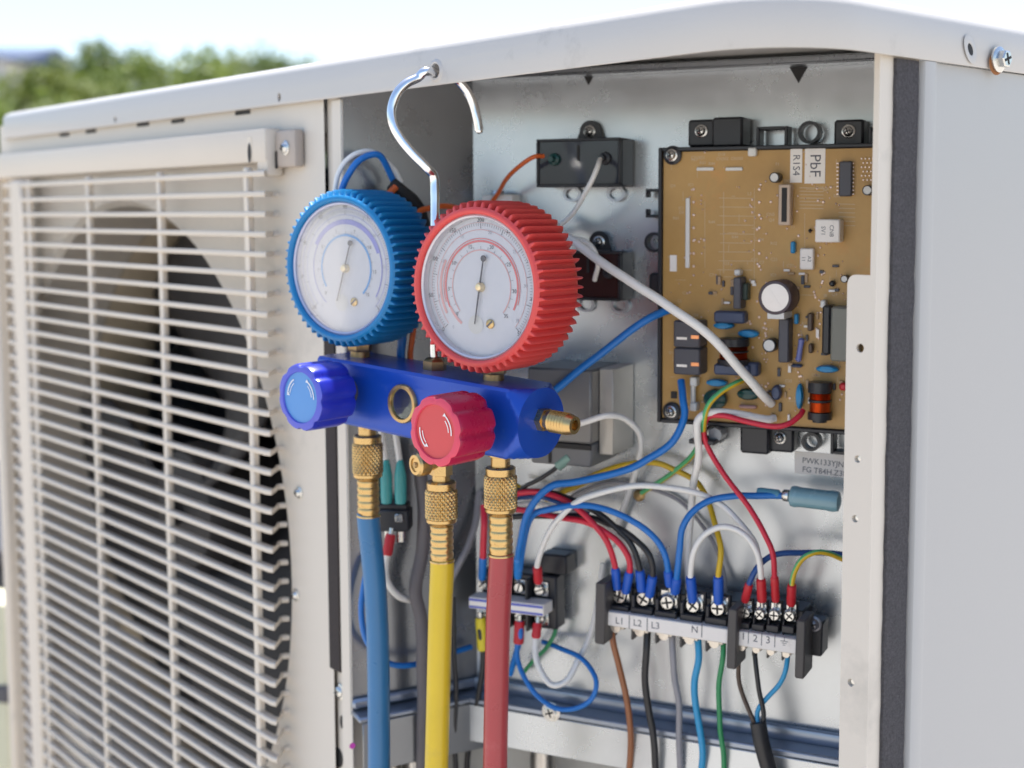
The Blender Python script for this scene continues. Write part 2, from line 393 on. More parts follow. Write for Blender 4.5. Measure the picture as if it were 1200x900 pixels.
# ================================================================ THE OUTDOOR UNIT
U = thing('air_conditioner', 'cream outdoor air conditioner unit with its service panel taken off', 'air conditioner', UROOT)
ZT, ZL, ZB = .0862, .0644, -.715               # lid top, lid lower edge, underside (relative to the eye)
UL, UR, DP = -.634, .2256, -.33
CR = .044
def footprint(inset=0, r_fr=CR, r=.02):
    c = [(UL+inset, DP+inset, r), (UR-inset, DP+inset, r), (UR-inset, -inset, max(.004, r_fr-inset)), (UL+inset, -inset, r)]
    ctr = [(1, 1), (-1, 1), (-1, -1), (1, -1)]; st = [180, 270, 0, 90]
    out = []
    for (x, d, q), (sx, sd), a0 in zip(c, ctr, st):
        for k in range(9):
            a = R(a0+90*k/8); out.append((x+sx*q+q*math.cos(a), d+sd*q+q*math.sin(a)))
    return out
def FP(u, d, z): return F @ Vector((u, z, d))
def loops(mb, rings, close_last=True, close_first=False):
    k = len(rings[0]); o = len(mb.v)
    for rg in rings: mb.v += [Vector(p) for p in rg]
    for i in range(len(rings)-1):
        for j in range(k):
            mb.f.append((o+i*k+j, o+i*k+(j+1) % k, o+(i+1)*k+(j+1) % k, o+(i+1)*k+j)); mb.m.append(0)
    if close_last: mb.f.append(tuple(o+(len(rings)-1)*k+j for j in range(k))); mb.m.append(0)
    if close_first: mb.f.append(tuple(o+j for j in range(k))[::-1]); mb.m.append(0)
m = MB()
rg = []
for ins, z in ((.0014, ZT-.0030), (.0014, ZL+.001), (.0012, ZL), (.0003, ZL), (0, ZL+.0004), (0, ZT-.005), (.0008, ZT-.0028), (.0024, ZT-.0012), (.005, ZT), (.022, ZT+.002)):
    rg.append([FP(u, d, z) for u, d in footprint(ins)])
loops(m, rg, True, True)
lid = m.build('top_cover', LIDM, U)
cuts = []
def hole_cut(M, px, py, r, n=20, ex=1.0):
    p = loc(M, px, py, 0); c = MB()
    c.lathe(T(M, p.x, p.y) @ Matrix.Diagonal((1, ex, 1, 1)), [(r, -.006), (r, .006)], n); return c
Fl = F
cuts += [hole_cut(F, 511, 83, .0036, ex=1.0), hole_cut(F, 327, 114, .0019, ex=1.4), hole_cut(F, 135, 140, .0022)]
boolean_cut(lid, cuts)
p = loc(F, 511, 83); m = MB()
m.lathe(T(F, p.x, p.y), [(.0036, -.001), (.0036, .0006), (.0044, .0010), (.0054, .0004), (.0058, 0)], 24, cap0=False, cap1=False)
m.build('hole_rim', LIDM, lid, root=U)
# dark slots along the joint under the lid
for (px, py) in ((285, 132), (210, 143), (168, 147), (108, 154)):
    pass
# embossed hole and flange screw on the lid side
p = loc(S, 1137, 58, 0); m = MB()
Ms = T(S, p.x, p.y) @ RZ(-55) @ Matrix.Diagonal((.55, .55, .35, 1))
m.lathe(Ms @ Matrix.Diagonal((1.7, 1, 1, 1)), [(.0028, -.0016), (.0032, .0004), (.005, .0011), (.0072, .0002)], 28, cap0=False, cap1=False)
m.build('embossed_ring', LIDM, lid, root=U)
m = MB(); m.lathe(Ms @ Matrix.Diagonal((1.7, 1, 1, 1)), [(0.0001, .00025), (.0030, .0003)], 24); m.build('hole', BLACKM, lid, root=U)
def screw(parent, root, M, r=.004, hexh=True, name='screw', mt=SCREW, h=.003):
    m = MB()
    m.lathe(M, [(r*1.35, 0), (r*1.35, h*.2), (r*1.1, h*.35)], 24)
    if hexh: m.lathe(M, [(r*.95, h*.3), (r*.95, h*.9), (r*.8, h)], 6)
    else: m.lathe(M, [(r*1.05, h*.2), (r*.95, h*.6), (r*.6, h*.9), (.0001, h)], 20)
    for a in (20, 110): m.box(M @ RZ(a), -r*.62, r*.62, -r*.13, r*.13, h*.86, h*1.03, mi=1)
    return m.build(name, [mt, BLACKM], parent, root=root)
p = loc(S, 1168, 70, 0)
screw(lid, U, T(S, p.x, p.y, .0006), .0042, h=.005)
m = MB(); m.lathe(T(S, p.x-.0010, p.y-.0016, .0003) @ Matrix.Diagonal((1, .9, 1, 1)), [(.0001, .0002), (.0058, .0001)], 20); m.build('rust_stain', RUST, lid, root=U)

# front panel with the round fan opening
FD = -.005                                     # front face sits a little behind the lid edge
FU, FZ, FRAD = -.3912, -.2215, .2325
uL, uR = UL-.007, -.112
m = MB()
def ringpts(u0, u1, z0, z1, n=96):
    out = []; inner = []
    for k in range(n):
        a = 2*math.pi*k/n; c, s_ = math.cos(a), math.sin(a)
        inner.append((FU+FRAD*c, FZ+FRAD*s_))
        q = 1e9
        if c > 1e-9: q = min(q, (u1-FU)/c)
        if c < -1e-9: q = min(q, (u0-FU)/c)
        if s_ > 1e-9: q = min(q, (z1-FZ)/s_)
        if s_ < -1e-9: q = min(q, (z0-FZ)/s_)
        out.append((FU+q*c, FZ+q*s_))
    return out, inner
zb0, zt0 = ZB, ZL+.012
zlow = -.50
o_, i_ = ringpts(uL, uR, zlow, zt0)
# the opening's box ends may fall inside the ring where the ring passes the panel's edge: keep the outer loop outside
inn = [(FU+(FRAD+.0)*math.cos(2*math.pi*k/96), FZ+FRAD*math.sin(2*math.pi*k/96)) for k in range(96)]
lip = [(FU+(FRAD-.004)*math.cos(2*math.pi*k/96), FZ+(FRAD-.004)*math.sin(2*math.pi*k/96)) for k in range(96)]
loops(m, [[FP(u, FD, z) for u, z in o_], [FP(u, FD, z) for u, z in inn], [FP(u, FD-.004, z) for u, z in lip], [FP(u, FD-.06, z) for u, z in lip]], False)
for (cu_, cz) in ((uL, zlow), (uR, zlow), (uL, zt0), (uR, zt0)):
    # corner triangles left by the radial split
    near = sorted(range(96), key=lambda k: (o_[k][0]-cu_)**2+(o_[k][1]-cz)**2)[:6]
    ks = [k for k in near]
    a = max([k for k in ks if abs(o_[k][0]-cu_) < 1e-6], key=lambda k: -abs(o_[k][1]-cz), default=None)
    b = max([k for k in ks if abs(o_[k][1]-cz) < 1e-6], key=lambda k: -abs(o_[k][0]-cu_), default=None)
    if a is not None and b is not None and a != b:
        m.add([FP(cu_, FD, cz), FP(*[o_[a][0], FD, o_[a][1]]), FP(*[o_[b][0], FD, o_[b][1]])], [(0, 1, 2)])
m.add([FP(uL, FD, ZB), FP(uR, FD, ZB), FP(uR, FD, zlow), FP(uL, FD, zlow)], [(0, 1, 2, 3)])
m.add([FP(uL, FD, ZB), FP(uL, FD-.31, ZB), FP(uL, FD-.31, zt0), FP(uL, FD, zt0)], [(0, 1, 2, 3)])
front = m.build('front_panel', CREAM, U)
# slots punched in the joint below the lid
for (px, py) in ((285, 132), (209, 142), (168, 146), (107, 154), (76, 158)):
    p = loc(F, px, py, FD); m = MB(); m.box(T(F, p.x, p.y, FD), -.009, .009, -.0012, .0012, -.001, .0008); m.build('slot', BLACKM, front, root=U)
for (px, py) in ((351, 577), (347, 697)):
    p = loc(F, px, py, FD); screw(front, U, T(F, p.x, p.y, FD), .0028, False)

# post between the fan front and the service bay
m = MB()
pl, pr = -.1135, loc(F, 393, 500, 0).x
m.box(F, pl, pr, ZB, ZL+.014, -.022, -.0075, .0012)
post = m.build('corner_post', CREAM, U)
boolean_cut(post, [hole_cut(F, 376, 146, .0016, ex=2.2)])
m = MB(); y0 = loc(F, 385, 788).y; y1 = loc(F, 385, 395).y
m.box(F, loc(F, 375, 600).x, loc(F, 388, 600).x, y0, y1, -.0074, -.004, .0008); m.build('gasket', mat('gasket_brown_black', (.045, .036, .034), .9, var=.6, vscale=700, bump=.6, bscale=1200), post, root=U)
p = loc(F, 388, 815); screw(post, U, T(F, p.x-.002, p.y, -.0074), .0036, False)
for (px, py, e) in ((390, 851, 2.0), (386, 893, 1.2)):
    p = loc(F, px, py); m = MB(); m.lathe(T(F, p.x-.002, p.y, -.0074) @ Matrix.Diagonal((1, e, 1, 1)), [(.0001, .0003), (.002 if py < 880 else .005, .0002)], 18); m.build('hole', BLACKM, post, root=U)

# fan grille ------------------------------------------------------------
gr = bpy.data.objects.new('fan_grille', None); col.objects.link(gr); gr.parent = U
BD = .0115                                      # how far the bars stand proud
gtop, gpit, gn = .0245, .01175, 48
uE, uB, uA = loc(F, 337, 700, FD).x, loc(F, 317, 700, BD).x+.001, -.600
def bar_pts(z): return [F @ Vector(q) for q in ((uA-.012, z, FD), (uA+.006, z, BD-.002), (uA+.02, z, BD), (uB-.03, z, BD), (uB-.004, z, BD-.0006), (uB+.006, z, BD-.006), (uE-.004, z, FD+.006), (uE, z, FD-.001))]
def slat(z):
    mb = MB(); dep, hh, c = .0052, .00165, .0007
    out = [(uA-.012, FD-.001), (uA+.006, BD-.0012), (uA+.02, BD), (uB-.004, BD), (uB, BD-.0014), (uE-.002, FD+.003), (uE, FD-.001)]
    inn = [(uA-.006, FD-.001), (uA+.012, BD-.0062), (uA+.02, BD-dep), (uB-.0075, BD-dep), (uB-.005, BD-dep-.0010), (uE-.0050, FD+.003), (uE-.0050, FD-.001)]
    rings = []
    for (u, d), (ui, di) in zip(out, inn):
        k = Vector((ui-u, di-d)).normalized()*c; m_ = (u+k.x, d+k.y)
        rings.append([FP(u, d, z-hh+c), FP(u, d, z+hh-c), FP(m_[0], m_[1], z+hh), FP(ui, di, z+hh*.75), FP(ui, di, z-hh*.75), FP(m_[0], m_[1], z-hh)])
    loops(mb, rings, True, True); return mb
m = slat(gtop)
bar0 = m.build('grille_bar', CREAM_PL, gr, root=U)
for k in range(1, gn):
    b = bar0.copy(); col.objects.link(b); b.location = (0, 0, -gpit*k)
for k in range(4):
    u = loc(F, 285, 197, BD).x-.120*k
    m = MB(); m.box(F, u-.0026, u+.0026, gtop-gpit*gn, gtop+.004, BD-.0052, BD-.0008, .0008)
    m.build('grille_rib', CREAM_PL, gr, root=U)
m = MB(); ua_, ub_ = loc(F, 29, 650, BD).x, loc(F, 41, 650, BD).x; m.box(F, ua_, ub_, gtop-gpit*gn, gtop+.004, BD-.010, BD+.0006, .002); m.build('grille_rib', CREAM_PL, gr, root=U)
m = MB(); m.box(F, uL-.001, uL+.012, gtop-gpit*gn, gtop+.028, FD+.0005, BD-.004, .003); m.build('side_band', CREAM_PL, gr, root=U)
# top band of the grille
m = MB()
ub = loc(F, 304, 170, BD).x
m.box(F, uA-.02, ub, gtop+.0065, gtop+.0265, FD+.001, BD-.0035, .0022, seg=2)
m.prism(F, [(ub-.021, gtop+.0075), (ub-.0155, gtop+.0075), (ub-.0155, gtop+.022), (ub-.021, gtop+.022)], BD-.0045, BD-.0032)
band = m.build('top_band', CREAM_PL, gr, root=U)
m = MB(); m.lathe(T(F, ub-.018, gtop+.0125, BD-.0030) @ Matrix.Diagonal((.35, 1, 1, 1)), [(.0001, .0002), (.0058, .0001)], 20); m.build('slot', BLACKM, gr, root=U)
m = MB(); m.box(F, ub-.013, ub+.0005, gtop-.0015, gtop+.026, FD+.001, BD-.0043, .0025, seg=2); m.build('clip_hook', CREAM_PL, gr, root=U)
m = MB(); m.box(F, ub+.001, ub+.0235, gtop+.0035, gtop+.025, FD+.0005, FD+.007, .0018, seg=2); m.build('mounting_tab', mat('tab_plastic', (.46, .39, .33), .5, var=.08), gr, root=U)
screw(gr, U, T(F, ub+.0135, gtop+.0145, FD+.007), .0032, False)
m = MB(); m.box(F, ub+.0012, ub+.0035, gtop+.003, gtop+.013, FD+.0068, FD+.0074); m.build('slot_shadow_gap', BLACKM, gr, root=U)  # black strip stands for the shadow in the tab's slot
gr.children[-1].name = 'slot'

# fan, motor and coil
FC = T(F, FU, FZ, -.075)
m = MB()
def blade(a0):
    vs = []; fs = []; nr, na = 8, 10
    for i in range(nr+1):
        r = .045+(.216-.045)*i/nr; span = R(88+10*math.sin(i/nr*3))
        for j in range(na+1):
            q = j/na; a = a0+span*q+.35*(i/nr)**2
            vs.append((r*math.cos(a), r*math.sin(a), .034*(1-2*q)*(1-.35*i/nr)))
    for i in range(nr):
        for j in range(na): fs.append((i*(na+1)+j, i*(na+1)+j+1, (i+1)*(na+1)+j+1, (i+1)*(na+1)+j))
    return vs, fs
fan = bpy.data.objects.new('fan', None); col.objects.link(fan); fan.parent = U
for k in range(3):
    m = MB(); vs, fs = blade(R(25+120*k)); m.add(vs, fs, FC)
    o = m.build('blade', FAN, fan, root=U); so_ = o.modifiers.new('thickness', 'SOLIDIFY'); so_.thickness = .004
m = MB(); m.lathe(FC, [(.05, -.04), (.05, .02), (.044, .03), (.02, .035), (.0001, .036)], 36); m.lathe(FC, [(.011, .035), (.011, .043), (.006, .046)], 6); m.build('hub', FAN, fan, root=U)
m = MB(); m.lathe(T(FC, 0, 0, -.09), [(.055, -.05), (.06, -.04), (.06, .03), (.05, .04)], 32); m.build('motor', DKGREY, U)
m = MB(); m.box(FC, -.035, .035, -.45, .27, -.16, -.145); m.build('motor_bracket', GALVD, U)
m = MB(); m.lathe(T(F, FU, FZ, 0), [(FRAD-.004, FD-.0605), (FRAD-.006, FD-.10), (FRAD+.002, FD-.115), (FRAD+.02, FD-.125)], 72, cap0=False, cap1=False); m.build('fan_shroud', mat('shroud_tan', (.66, .55, .40), .5, var=.06), U)
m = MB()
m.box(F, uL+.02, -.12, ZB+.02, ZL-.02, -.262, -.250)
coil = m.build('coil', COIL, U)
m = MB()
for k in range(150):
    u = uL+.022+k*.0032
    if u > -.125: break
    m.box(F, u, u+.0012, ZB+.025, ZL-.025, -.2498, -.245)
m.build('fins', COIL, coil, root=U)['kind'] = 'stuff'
# inner box walls of the fan chamber
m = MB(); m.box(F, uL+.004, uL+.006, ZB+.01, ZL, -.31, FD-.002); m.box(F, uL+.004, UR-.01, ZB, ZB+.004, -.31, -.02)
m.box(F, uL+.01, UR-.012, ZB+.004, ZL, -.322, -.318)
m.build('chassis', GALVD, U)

# side of the unit with gasket and flange ---------------------------------
SO = -.0045
sx0, sx1, sx2 = loc(S, 1030, 75, SO).x, loc(S, 1047, 75, SO).x, loc(S, 1075, 75, SO).x
m = MB()
fl_len = .0155
fxy = []
Mi = S.inverted()
dl = Mi.to_3x3() @ (F.to_3x3() @ Vector((-1, 0, 0)))
m.box(S, sx0, sx2+.002, ZB, ZL+.012, SO-.0022, SO, .0006)
side_post = m.build('service_post', CREAM, U)
cornerp = S @ Vector((sx0, 0, SO))
FL = frame(cornerp, F.to_3x3() @ Vector((1, 0, 0)), F.to_3x3() @ Vector((0, 0, 1)))
ytop = loc(FL, 1005, 322).y; xl = loc(FL, 993, 330).x
m = MB()
poly = [(0.0006, ZB), (0.0006, ytop)]+[(xl+.004-.004*math.sin(R(a)), ytop-.004+.004*math.cos(R(a))) for a in (0, 22, 45, 67, 90)]+[(xl, ZB)]
m.prism(FL, poly[::-1], -.0014, 0)
m.prism(FL, [(0.0006, ytop), (0.0006, ZL+.012), (-.0022, ZL+.012), (-.0022, ytop)], -.0014, 0)
flange = m.build('screw_flange', CREAM, U)
boolean_cut(flange, [hole_cut(FL, px, py, r, 16) for px, py, r in ((1008, 408, .0019), (1005, 538, .0016), (1002, 608, .0016), (997, 800, .0017))])
for px, py, r in ((1005, 538, .0016), (1002, 608, .0016), (997, 800, .0016)):
    p = loc(FL, px, py); m = MB(); m.lathe(T(FL, p.x, p.y, -.004), [(r*.95, 0), (r*.95, .0028), (r*.5, .003)], 14); m.build('screw_end', SCREW, flange, root=U)
m = MB()
nseg = 120; zs = [ZB+.02+(ZL-.0004-ZB-.02)*i/nseg for i in range(nseg+1)]
rnd = random.Random(3)
prof = []
for z in zs:
    a = sx1+rnd.uniform(-.0003, .0003); b = sx2-.0004+rnd.uniform(-.0003, .0003)
    prof.append([S @ Vector((a, z, SO+.0002)), S @ Vector((a+.0004, z, SO+.0014)), S @ Vector(((a+b)/2, z, SO+.0018+rnd.uniform(-.0002, .0002))), S @ Vector((b-.0004, z, SO+.0014)), S @ Vector((b, z, SO+.0002))])
for pr_ in prof: m.v += pr_
for i in range(nseg):
    for j in range(4): m.f.append((i*5+j, i*5+j+1, (i+1)*5+j+1, (i+1)*5+j)); m.m.append(0)
m.build('foam_gasket', FOAM, U)
# side panel: rolled edge, then a long flat sheet
m = MB()
prof = [(sx2+.0006, SO-.002), (sx2+.0006, SO+.0022), (sx2+.0012, SO+.0032), (sx2+.0024, SO+.0036), (sx2+.0075, SO+.0036), (sx2+.0095, SO+.0030), (sx2+.013, SO+.0014), (sx2+.30, SO+.0014), (sx2+.30, SO-.01)]
vs = []; fs = []
for x, o in prof: vs += [S @ Vector((x, ZB, o)), S @ Vector((x, ZL-.0004, o))]
for i in range(len(prof)-1): fs.append((2*i, 2*i+2, 2*i+3, 2*i+1))
m.add(vs, fs); side = m.build('side_panel', SIDEM, U)

# service bay: partition, board panel, ledges, lower chamber -----------------
pl_len = .105
zled = loc(B, 700, 826).y
m = MB()
x0 = loc(PA, 405, 450).x+.02
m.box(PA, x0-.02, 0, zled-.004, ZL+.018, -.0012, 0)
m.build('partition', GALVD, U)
m = MB(); m.box(F, pr-.004, -.0908, ZB, ZL-.0006, -.0046, -.0036, .0003); m.build('partition_edge', CREAM, U)
bx0 = loc(B, 556, 450).x; bx1 = .150
m = MB(); m.box(B, bx0, bx1, zled, ZL+.018, -.0012, 0, 0)
board_panel = m.build('board_panel', GALV, U)
for px, py in ((690, 90), (936, 87)):
    p = loc(B, px, py, 0); m = MB(); m.prism(T(B, p.x, p.y), [(-.005, .004), (.0, -.0045), (.005, .004)], 0, .0006); m.build('notch', BLACKM, board_panel, root=U)
# ledge that carries the panel: rolled top with its dark reflection painted in, folded front lip
zl2 = loc(B, 700, 848, .018).y
m = MB(); m.box(B, bx0-.002, bx1, zled-.0045, zled-.0005, 0, .018, .001); m.box(B, bx0, bx1, zled-.001, zled+.007, .0005, .0055, .002, seg=2)
m.build('ledge', mat('ledge_steel', (.33, .37, .44), .32, .7, var=.1), U)
m = MB(); m.box(B, bx0-.002, bx1, zled-.027, zled-.0047, .0165, .018, .0004); m.build('ledge_lip', GALV, U)
p = loc(B, 646, 826, .018); screw(U, U, T(B, p.x, p.y-.004, .018), .0042)
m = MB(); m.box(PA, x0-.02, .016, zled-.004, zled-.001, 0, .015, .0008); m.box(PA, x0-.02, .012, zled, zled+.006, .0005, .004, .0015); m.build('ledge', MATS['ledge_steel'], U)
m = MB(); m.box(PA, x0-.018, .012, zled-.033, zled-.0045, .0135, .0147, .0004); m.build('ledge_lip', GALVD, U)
p = loc(PA, 413, 874, .015); m = MB(); m.lathe(T(PA, p.x, p.y, .0148), [(.0001, .0003), (.0019, .0002)], 7); m.build('paint_dab', PINK, U)
Lw = azf((.05, .80, E), 10)
m = MB(); m.box(Lw, -.16, .26, ZB, zled-.0, -.002, 0); m.build('lower_back_wall', mat('lower_wall', (.55, .54, .51), .5, .2, var=.15, vscale=20), U)
m = MB(); m.box(B, loc(B, 800, 880, .03).x, bx1, ZB+.10, zled-.031, .0, .010, .002)
m.build('valve_plate', mat('valve_plate_paint', (.66, .655, .63), .4, var=.06, vscale=14), U)
for (px, py, y, r) in ((487, 890, .77, .0085), (461, 890, .78, .006), (636, 890, .79, .008)):
    q = at_y(px, py, y); m = MB(); m.tube([Vector((q.x, q.y, .12)), Vector((q.x, q.y, E-.355)), Vector((q.x, q.y, q.z+.018))], r, 16, smooth=False); m.build('refrigerant_pipe', PIPE, U)
m = MB(); m.lathe(Matrix.Translation((.115, .72, 0)), [(.05, .13), (.085, .16), (.088, .34), (.06, .37), (.0001, .38)], 36); m.build('compressor', BLACKPL, U)
for k, (u, d) in enumerate(((-.52, -.08), (-.52, -.27), (.12, -.08), (.12, -.27))):
    m = MB(); m.box(F, u-.05, u+.05, -E+.002, ZB-.0005, d-.02, d+.02, .004); m.build('foot', DKGREY, U)

# ================================================================ MANIFOLD GAUGE SET
mo = at_y(500, 462, .645)
MAN = thing('manifold_gauge', 'blue manifold with blue and red gauges hanging on a chrome hook from the lid edge', 'manifold gauge', (mo.x, mo.y, mo.z))
M = azf(mo, 38, -3)                            # block front face; block is square bar behind it
pR = loc(M, 591, 500); pL = loc(M, 372, 430); ht = loc(M, 591, 456).y; hb_ = loc(M, 591, 539).y
HH = (ht-hb_)/2; YC = (ht+hb_)/2; BW = 2*HH
MC = T(M, 0, YC, 0)
# block: rounded long edges, turned chamfer on the right end
m = MB()
def sect(x, h, b):
    c = .0022
    pts = [(-h+c, b), (h-c, b), (h, b-c), (h, -b+c), (h-c, -b), (-h+c, -b), (-h, -b+c), (-h, b-c)]
    return [MC @ Vector((x, y, z-HH)) for y, z in pts]
n_arc = 12
def sectn(x, rad=None, n=12):
    out = []
    for e in range(4):
        for k in range(n):
            q = -1+2*(k+.5)/n
            y, z = [(q, 1), (1, -q), (-q, -1), (-1, q)][e]
            y *= HH; z *= HH
            rr = math.hypot(y, z)
            lim = HH*1.375 if rad is None else rad
            if rr > lim: y *= lim/rr; z *= lim/rr
            out.append(MC @ Vector((x, y, z-HH)))
    return out
xr = loc(M, 593, 500).x+.0075
rings = [sectn(pL.x-.001, HH*1.2), sectn(pL.x)]+[sectn(xr-.0085+.0085*q/6, HH*(1.375-.36*(q/6))) for q in range(7)]
loops(m, rings, True, True)
block = m.build('manifold_block', BLUEAL, MAN, sharp=30)
# knobs
def knob(px, py, r, ln, mats, rim, stk, label):
    p = loc(M, px, py, .008+ln); K = T(M, p.x, p.y, .008)
    kb = MB()
    def mod(th, j, rr, z):
        if 1 <= j <= 6: return rr*(1-.095*max(0, math.cos(8*th))**2.2 * (1 if j < 5 else .75)), z
        return rr, z
    kb.lathe(K, [(r*.80, 0), (r*.97, .0015), (r, .004), (r, ln*.35), (r, ln*.65), (r*.995, ln-.002), (r*.965, ln-.0006)], 96, mod, cap1=False)
    kb.lathe(K, [(r*.30, -.010), (r*.30, .001)], 20)
    k = kb.build('knob', mats, MAN, label=label)
    m = MB()
    def mod2(th, j, rr, z):
        return (rr*(1-.095*max(0, math.cos(8*th))**2.2*.75), z) if j == 0 else (rr, z)
    m.lathe(K, [(r*.966, ln-.0006), (r*.88, ln), (r*.76, ln), (r*.74, ln-.0009)], 96, mod2, cap0=False, cap1=False); m.build('knob_rim', rim, k, root=MAN)
    m = MB(); m.lathe(K, [(r*.745, ln-.0010), (.0001, ln-.0008)], 40); m.build('sticker', stk, k, root=MAN)
    m = MB()
    for a0 in ((150, 30) if stk is STB else (205, 25)):
        if stk is STB:
            m.ring(K, r*.56, r*.60, ln-.0006, a0-28, a0+28, 14); m.ring(K, r*.47, r*.495, ln-.0006, a0-22, a0+22, 14)
            a = R(a0+30); c = r*.55
        else:
            m.ring(K, r*.58, r*.62, ln-.0006, a0-28, a0+28, 14); m.ring(K, r*.48, r*.51, ln-.0006, a0-20, a0+20, 14)
            a = R(a0+30); c = r*.57
        m.add([K @ Vector((c*math.cos(a)+dx, c*math.sin(a)+dy, ln-.0006)) for dx, dy in ((-.0012, 0), (.0012, 0), (0, .0016))], [(0, 1, 2)])
    m.build('print_mark', WHITEINK, k, root=MAN)
    m = MB(); m.lathe(T(M, p.x, p.y, 0), [(r*.42, -.002), (r*.42, .003), (r*.36, .004), (r*.36, .009)], 24); m.build('knob_collar', DKGREY, k, root=MAN)
    return p
kb_ = loc(M, 351, 467, .03); kh = (loc(M, 351, 427, .03).y-loc(M, 351, 506, .03).y)/2
knob(351, 466, kh, .0245, KBLUE, KBLUER, STB, 'blue hand knob')
kh2 = (loc(M, 510, 463, .03).y-loc(M, 510, 547, .03).y)/2
knob(509, 506, kh2, .0255, KRED, KREDR, STR, 'crimson hand knob')
# sight glass
p = loc(M, 473, 473); rg_ = .0100; Ks = T(M, p.x, p.y, 0)
m = MB(); m.lathe(Ks, [(rg_, -.002), (rg_, .0012), (rg_*.95, .002), (rg_*.80, .002), (rg_*.76, .0012), (rg_*.74, -.002)], 36, cap0=False, cap1=False); sg = m.build('sight_glass_ring', BRASS, MAN)
m = MB(); m.lathe(Ks, [(rg_*.76, .0002), (.0001, .0003)], 28); m.build('sight_window', mat('sight_dark', (.06, .06, .065), .12, var=.5, vscale=200), sg, root=MAN)
m = MB(); m.lathe(Ks, [(rg_*.76, .0008), (rg_*.4, .0014), (.0001, .0016)], 28); m.build('glass', SIGHT, sg, root=MAN)
